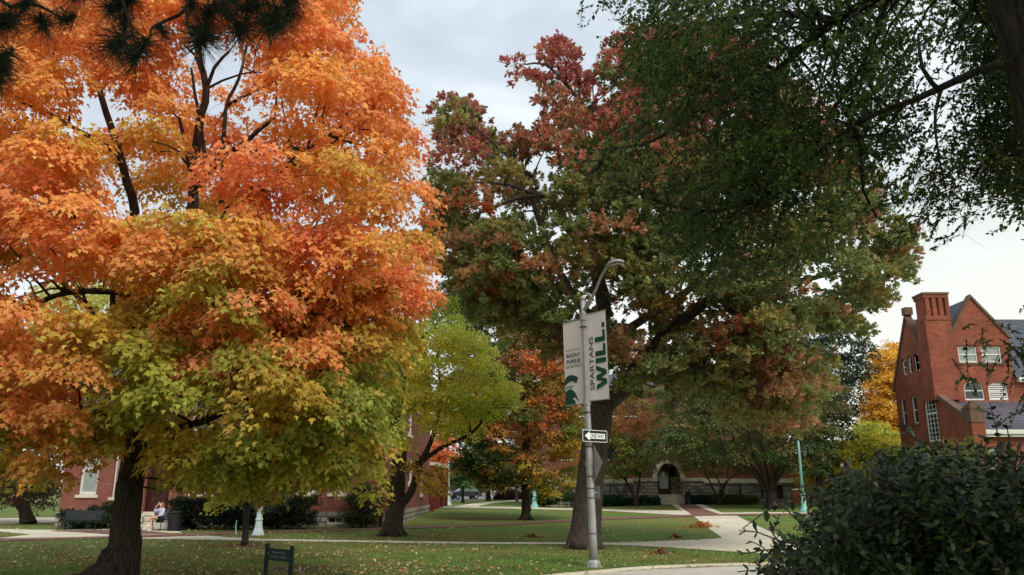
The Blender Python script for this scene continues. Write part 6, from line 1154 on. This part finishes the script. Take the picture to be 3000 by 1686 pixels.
# ---- elm over the right side
YE_ = 7.0; be = (P(3520, 1686, YE_)[0] - .4, YE_, 0.2)
TE = Tree('elm_tree', be, 'near dark green elm overhanging the upper right, scaly trunk leaning through the corner', 'tree', barkmat('bark_scaly', (76, 66, 56), (30, 26, 23), .6))
TE.limb([be, P(3290, 900, YE_), P(3175, 520, YE_), P(3095, 250, YE_), P(3020, 0, YE_), P(2930, -260, YE_), P(2850, -520, YE_)], .50, .30, 'trunk', 20, .2, .06, .3, .02)
for pts, r0, r1 in (
    ([(3060, 230, 0), (2930, 192, 0), (2830, 222, .2), (2760, 255, .4), (2690, 290, .7), (2600, 320, 1), (2500, 368, 1.4), (2420, 430, 1.6), (2330, 520, 1.9), (2260, 580, 2.1), (2160, 640, 2.4), (2060, 700, 2.6)], .048, .012),
    ([(3010, -40, 0), (2800, -60, .8), (2600, -20, 1.6), (2450, 60, 2.2), (2330, 160, 2.6), (2240, 260, 3), (2200, 400, 3.2), (2180, 560, 3.3)], .12, .02), ([(2450, 60, 2.2), (2300, 40, 2.8), (2100, 60, 3.2), (1950, 120, 3.4), (1840, 200, 3.6)], .06, .014),
    ([(2930, -260, 0), (2600, -260, 1.5), (2300, -180, 2.6), (2050, -60, 3.2), (1900, 60, 3.4), (1820, 140, 3.5)], .13, .016), ([(2600, -20, 1.6), (2560, 120, 2), (2500, 240, 2.4), (2430, 330, 2.8)], .05, .014), ([(2330, 520, 1.9), (2290, 620, 2.2), (2260, 740, 2.3), (2230, 800, 2.3)], .03, .01),
    ([(2260, 580, 2.1), (2180, 600, 2.4), (2080, 620, 2.8), (1960, 600, 3), (1860, 560, 3.2), (1760, 470, 3.3)], .03, .010), ([(2500, 368, 1.4), (2520, 450, 1.8), (2530, 560, 2), (2570, 640, 2)], .03, .01), ([(2760, 255, .4), (2740, 330, .3), (2745, 430, .3), (2770, 560, .3)], .022, .006), ([(2755, 270, .4), (2700, 200, .2), (2690, 100, .4)], .03, .01),
    ([(3140, 420, 0), (3060, 420, .8), (2980, 430, 1.2), (2900, 460, 1.4), (2850, 520, 1.5)], .06, .014), ([(3080, 200, 0), (2960, 60, 1.2), (2860, 20, 1.6), (2800, 100, 1.8)], .06, .015), ([(2240, 260, 3), (2120, 300, 3.3), (2000, 360, 3.5), (1900, 420, 3.6), (1750, 440, 3.6)], .04, .01)):
    TE.limb(PP(pts, YE_), r0, r1, seg=8, step=.2)
EG = [(70, 90, 48), (92, 110, 56), (58, 74, 42), (106, 122, 60)]
polyE = [(1800, -80), (1840, 20), (1890, 60), (1905, 130), (1890, 200), (1860, 240), (1900, 300), (1880, 400), (1740, 430), (1735, 475), (1820, 500), (1880, 560), (1910, 640), (1900, 720), (1940, 770), (1980, 760), (2060, 810), (2150, 780), (2230, 850), (2330, 840), (2380, 760), (2420, 720), (2430, 640), (2500, 560), (2540, 540), (2600, 480), (2640, 400), (2640, 330), (2630, 220), (2680, 120), (2660, -80)]
polyE2 = [(2810, -80), (2820, 120), (2870, 200), (2850, 330), (2900, 400), (2840, 470), (2820, 540), (2850, 570), (2890, 540), (2920, 590), (2980, 600), (3010, 660), (3080, 680), (3080, -80)]
holesE = [(2010, 480, 40, 30), (2330, 240, 30, 34), (2080, 380, 26, 34), (1960, 640, 30, 24), (2500, 250, 24, 30), (2240, 120, 30, 24), (2100, 60, 70, 26), (1980, 130, 34, 20), (2130, 260, 34, 40), (2420, 500, 40, 40), (2520, 470, 34, 26), (2180, 620, 26, 20), (2600, 120, 26, 40), (1900, 330, 22, 18), (2290, 700, 40, 26), (1850, 30, 22, 30), (2040, 760, 30, 22)]
la, S_, d_, L_, C1_ = twigs(4100, polyE, (8.0, 11.8), .42, .063, EG, holesE, 14)
lb_, S2_, d2_, L2_, C2_ = twigs(1600, polyE2, (7.8, 10.2), .40, .062, EG, [(2900, 480, 30, 20), (2880, 250, 30, 24)], 13, (-.35, 0, -.35))
lc_, S3_, d3_, L3_, C3_ = twigs(130, [(2760, 560), (2700, 420), (2680, 560), (2620, 640), (2600, 560), (2700, 640), (2740, 700)], (8, 10), .4, .06, EG, (), 9, csz=3)
ld_, S4_, d4_, L4_, C4_ = twigs(64, [(2940, 1030), (2960, 1000), (3060, 960), (3060, 1230), (3000, 1240), (2975, 1180), (2980, 1110), (2930, 1060)], (7, 8.4), .32, .05, [(64, 86, 50), (76, 98, 56)], (), 12, csz=4)
# unseen canopy over and behind the camera, added to shade the elm
m_ = 1700; up_ = np.stack([R.uniform(-6, 17, m_), R.uniform(-9, 6.5, m_), R.uniform(8.2, 12.5, m_)], 1); keep = (proj(up_)[1] < -250) | (up_[:, 1] < 1.0); up_ = up_[keep]; m_ = len(up_)
K = 10; po = np.repeat(up_, K, 0) + rnd(m_ * K, .35); le = (po, rnd(m_ * K), unit(np.array([0, 0, 1.]) + rnd(m_ * K, .5)), R.uniform(.22, .42, m_ * K), np.repeat(np.array([lin(EG[0])]), m_ * K, 0))
allE = [np.concatenate([a[i] for a in (la, lb_, lc_, ld_)]) for i in range(5)]
mbt = MB(); NPe = np.array(TE.np)
for S, d, L__ in ((S_, d_, L_), (S2_, d2_, L2_), (S3_, d3_, L3_), (S4_, d4_, L4_)):
    for i in range(len(S)):
        if i % 2 and S is S_: continue
        a = Vector(S[i]); dd_ = Vector(d[i]); l = float(L__[i]); mbt.tube([a, a + dd_ * l * .5 + Vector((0, 0, -l * .075)), a + dd_ * l + Vector((0, 0, -l * .3))], [.006, .0045, .002], 3, cap=False)
TE.reach([(c, .3, 0, 0) for c in np.concatenate([C1_, C2_])], .007, .028, 2, 0, True); TE.reach([(c, .3, 0, 0) for c in np.concatenate([C3_[::2], C4_[::3]])], .002, .006, 2, 0, True)
# bare twigs in the sky gap and at the oak top
for k in range(14):
    x = random.uniform(2690, 2880); y = random.uniform(470, 600); a = P(x, y, 7.8); b = P(x + random.uniform(-50, 50), y + random.uniform(60, 190), 7.8); c = P(x + random.uniform(-40, 40), y + 100, 7.9); mbt.tube([a, c, b], [.003, .002, .001], 3, cap=False)
TE.mb.append(mbt); TE.names.append('twigs'); TE.finish()
crown(TE, allE, T_LEAF6, LEAF, 1.15)
crown(TE, le, T_LEAF6, LEAF, 1.4, 'shade_canopy')
# ---- pine branches at the upper left
Yp = 3.4; bp0 = (-5.6, 2.2, 0.0)
TP = Tree('pine_tree', bp0, 'near black pine with long needle tufts hanging in from the top left corner', 'tree', BARK)
TP.limb([bp0, (-5.5, 2.2, 3), (-5.4, 2.2, 6), (-5.3, 2.1, 9)], .28, .16, 'trunk', 14, .4, .06, .3)
tc_l = [(12, 70, 3.3, 70), (5, 170, 3.3, 80), (125, 68, 3.4, 72), (195, 55, 3.5, 60), (340, 20, 3.5, 70), (365, 62, 3.6, 60), (345, 128, 3.4, 88), (410, 150, 3.3, 88), (375, 5, 3.5, 70), (475, 92, 3.6, 40), (595, 118, 3.3, 92), (585, 88, 3.5, 70), (700, 86, 3.3, 85), (735, 22, 3.3, 80), (810, 55, 3.2, 86), (845, 28, 3.3, 76), (785, 72, 3.4, 80), (655, 30, 3.5, 70), (610, 40, 3.5, 66), (30, 55, 3.4, 60), (80, 8, 3.4, 60), (560, 4, 3.5, 60), (690, -20, 3.4, 80), (860, -10, 3.3, 70), (230, -20, 3.5, 70), (-30, 60, 3.3, 80), (770, -30, 3.3, 80), (10, 200, 3.2, 60), (-10, 240, 3.2, 60)]
br = [([(-700, -420), (-200, -160), (30, 20), (80, -6), (140, -30)], .03, .008), ([(-700, -400), (-300, -60), (-40, 30), (20, 55), (60, 40), (80, 8)], .03, .006), ([(80, 8), (120, 20), (160, 42), (195, 55)], .010, .004), ([(300, -300), (345, -60), (362, 10), (375, 50), (388, 100), (345, 128)], .016, .005), ([(385, 90), (395, 120), (410, 150)], .006, .004),
      ([(500, -320), (545, -60), (545, 25), (500, 55), (445, 82), (440, 108), (410, 145)], .018, .005), ([(450, 80), (475, 92)], .005, .003), ([(545, 20), (550, 70), (558, 95), (595, 115)], .009, .004), ([(600, -320), (610, -60), (650, 25), (690, 60), (700, 86)], .014, .005), ([(900, -340), (800, -80), (735, 10), (700, 30), (665, 30)], .014, .005), ([(760, -40), (790, 20), (810, 50)], .010, .004), ([(735, 15), (770, 50), (785, 72)], .008, .004), ([(800, -80), (830, 0), (845, 28)], .009, .004), ([(-700, -380), (-200, 40), (-60, 120), (0, 165), (10, 220)], .02, .005), ([(300, -280), (250, -60), (230, -20)], .01, .005)]
hub = (-2.4, 3.0, 5.2)
for pts, r0, r1 in br: TP.limb(PP([(a, b_, 0) for a, b_ in pts], Yp), r0, r1, seg=6, step=.05, wig=.004)
for a, b_, c in (((-5.4, 2.15, 5.0), (-3.6, 2.8, 5.6), P(-700, -400, Yp)), ((-5.3, 2.1, 6.4), (-3.4, 2.8, 6.6), P(500, -330, Yp)), ((-5.3, 2.1, 6.4), (-3.0, 2.6, 6.7), P(900, -350, Yp)), ((-5.3, 2.1, 6.2), (-3.6, 2.7, 6.1), P(300, -300, Yp))): TP.limb([a, b_, c], .06, .03, seg=8)
A = [[], [], [], [], []]
for x, y, yy, rr in tc_l:
    n = 300; rr *= 1.25; c = np.array(P(x, y, yy)); up = np.array([R.normal(0, .25), -.2 + R.normal(0, .3), -.55]); Lx = rr / F * yy * 1.15
    st = c + np.outer(R.uniform(-.5, .35, n), unit(up)) * Lx * .8 + rnd(n, .006); ax = unit(unit(rnd(n)) * 1.0 + unit(up) * .45)
    A[0].append(st); A[1].append(ax); A[2].append(rnd(n)); A[3].append(Lx * R.uniform(.75, 1.1, n)); A[4].append(lin((50, 60, 44))[None] * R.uniform(.5, 1.4, (n, 1)))
A = [np.concatenate(a) for a in A]; TP.finish(); crown(TP, A, T_NEEDLE, NEEDLE, .024, 'needles')
# ---- dark shrub at the lower right
polyS = [(2190, 1760), (2200, 1690), (2190, 1640), (2250, 1600), (2310, 1540), (2350, 1500), (2350, 1440), (2410, 1395), (2450, 1370), (2500, 1350), (2560, 1310), (2620, 1300), (2700, 1290), (2780, 1285), (2850, 1310), (2880, 1270), (2940, 1290), (3120, 1290), (3120, 1760)]
rs = (P(2900, 1500, 3.9)[0], 3.9, 0.0); rootS = empty('honeysuckle_shrub', rs, 'large near dark green shrub with oval leaves filling the lower right corner', 'shrub')
st = []
def stem_to(px, py, Y, r, bare=.45, k0=None):
    e_ = Vector(P(px, py, Y)); a = Vector((rs[0] + random.uniform(-.55, .6), rs[1] + random.uniform(-.3, .35), 0)); m1 = a.lerp(e_, .5) + Vector((random.uniform(-.1, .1), random.uniform(-.1, .1), .25 * (e_ - a).length * random.uniform(.3, 1)))
    return resample([a, m1, e_], .1), bare
n = 0; px_ = R.uniform(2150, 3120, 6000); py_ = R.uniform(1270, 1760, 6000); ok = inpoly(px_, py_, polyS); px_, py_ = px_[ok][:1500], py_[ok][:1500]
mbS = MB(); A = [[], [], [], [], []]
def leafy(q, bare, size, cols, stepk=.028, twig=True):
    d0 = 0; side = 1
    tot = sum((q[i + 1] - q[i]).length for i in range(len(q) - 1)); acc = 0
    for i in range(len(q) - 1):
        a, b = q[i], q[i + 1]; l = (b - a).length; n_ = max(1, int(l / stepk)); dr = (b - a).normalized()
        for j in range(n_):
            acc += l / n_
            if acc / tot < bare: continue
            p = a.lerp(b, j / n_); ph = random.uniform(0, 3.14)
            for s_ in (0, 3.14159):
                e1 = dr.orthogonal().normalized(); e2_ = dr.cross(e1); sv = e1 * math.cos(ph + s_) + e2_ * math.sin(ph + s_); ax = sv + dr * .6 + Vector((0, 0, random.uniform(-.4, .1)))
                A[0].append(tuple(p)); A[1].append(tuple(ax)); A[2].append((random.gauss(0, .5), random.gauss(-.1, .5), 1)); A[3].append(size * random.uniform(.6, 1.25)); c = lin(cols[random.randrange(len(cols))]) * random.uniform(.7, 1.3); A[4].append(tuple(c))
SG = [(46, 62, 36), (58, 76, 42), (38, 52, 30), (76, 88, 46), (48, 62, 40)]
for i in range(len(px_)):
    q, bare = stem_to(px_[i], py_[i], R.uniform(3.3, 4.9), .01)
    if i % 3 == 0: mbS.tube(q[::2] + [q[-1]], [.009 * (1 - .75 * k / (len(q[::2]))) for k in range(len(q[::2]) + 1)], 5, cap=False)
    leafy(q, .58, .045, SG, .029)
for pts, Y_ in (([(2420, 1560), (2330, 1520), (2280, 1480), (2180, 1546), ], 3.3), ([(2400, 1600), (2300, 1590), (2220, 1560), (2165, 1556)], 3.3), ([(2290, 1600), (2262, 1560), (2272, 1540), (2284, 1508)], 3.3), ([(2400, 1640), (2280, 1610), (2200, 1620), (2165, 1625)], 3.2), ([(2360, 1680), (2240, 1670), (2160, 1676)], 3.2), ([(2460, 1440), (2380, 1450), (2340, 1455), (2310, 1480)], 3.5), ([(2450, 1400), (2400, 1420), (2330, 1430), (2300, 1440)], 3.4),
                ([(2760, 1360), (2700, 1300), (2660, 1270), (2640, 1240)], 3.6), ([(2930, 1340), (2925, 1280), (2912, 1230), (2900, 1180)], 3.5), ([(2960, 1330), (2955, 1280), (2948, 1240)], 3.6), ([(2880, 1330), (2890, 1300), (2893, 1280)], 3.6), ([(2560, 1380), (2530, 1350), (2520, 1330)], 3.6), ([(2480, 1700), (2300, 1650), (2230, 1600), (2190, 1585)], 3.3)):
    q = resample(PP([(a, b_, 0) for a, b_ in pts], Y_), .05); mbS.tube(q, [.004 * (1 - .6 * k / len(q)) for k in range(len(q))], 5, cap=False); leafy(q, .1, .040, SG, .034)
mbS.build('stem', BARKG, rootS, True); leaves('foliage', *[np.array(a, float) for a in A], T_OVAL, GLOSSY, rootS)
print('faces', sum(len(o.data.polygons) for o in bpy.data.objects if o.type == 'MESH'))
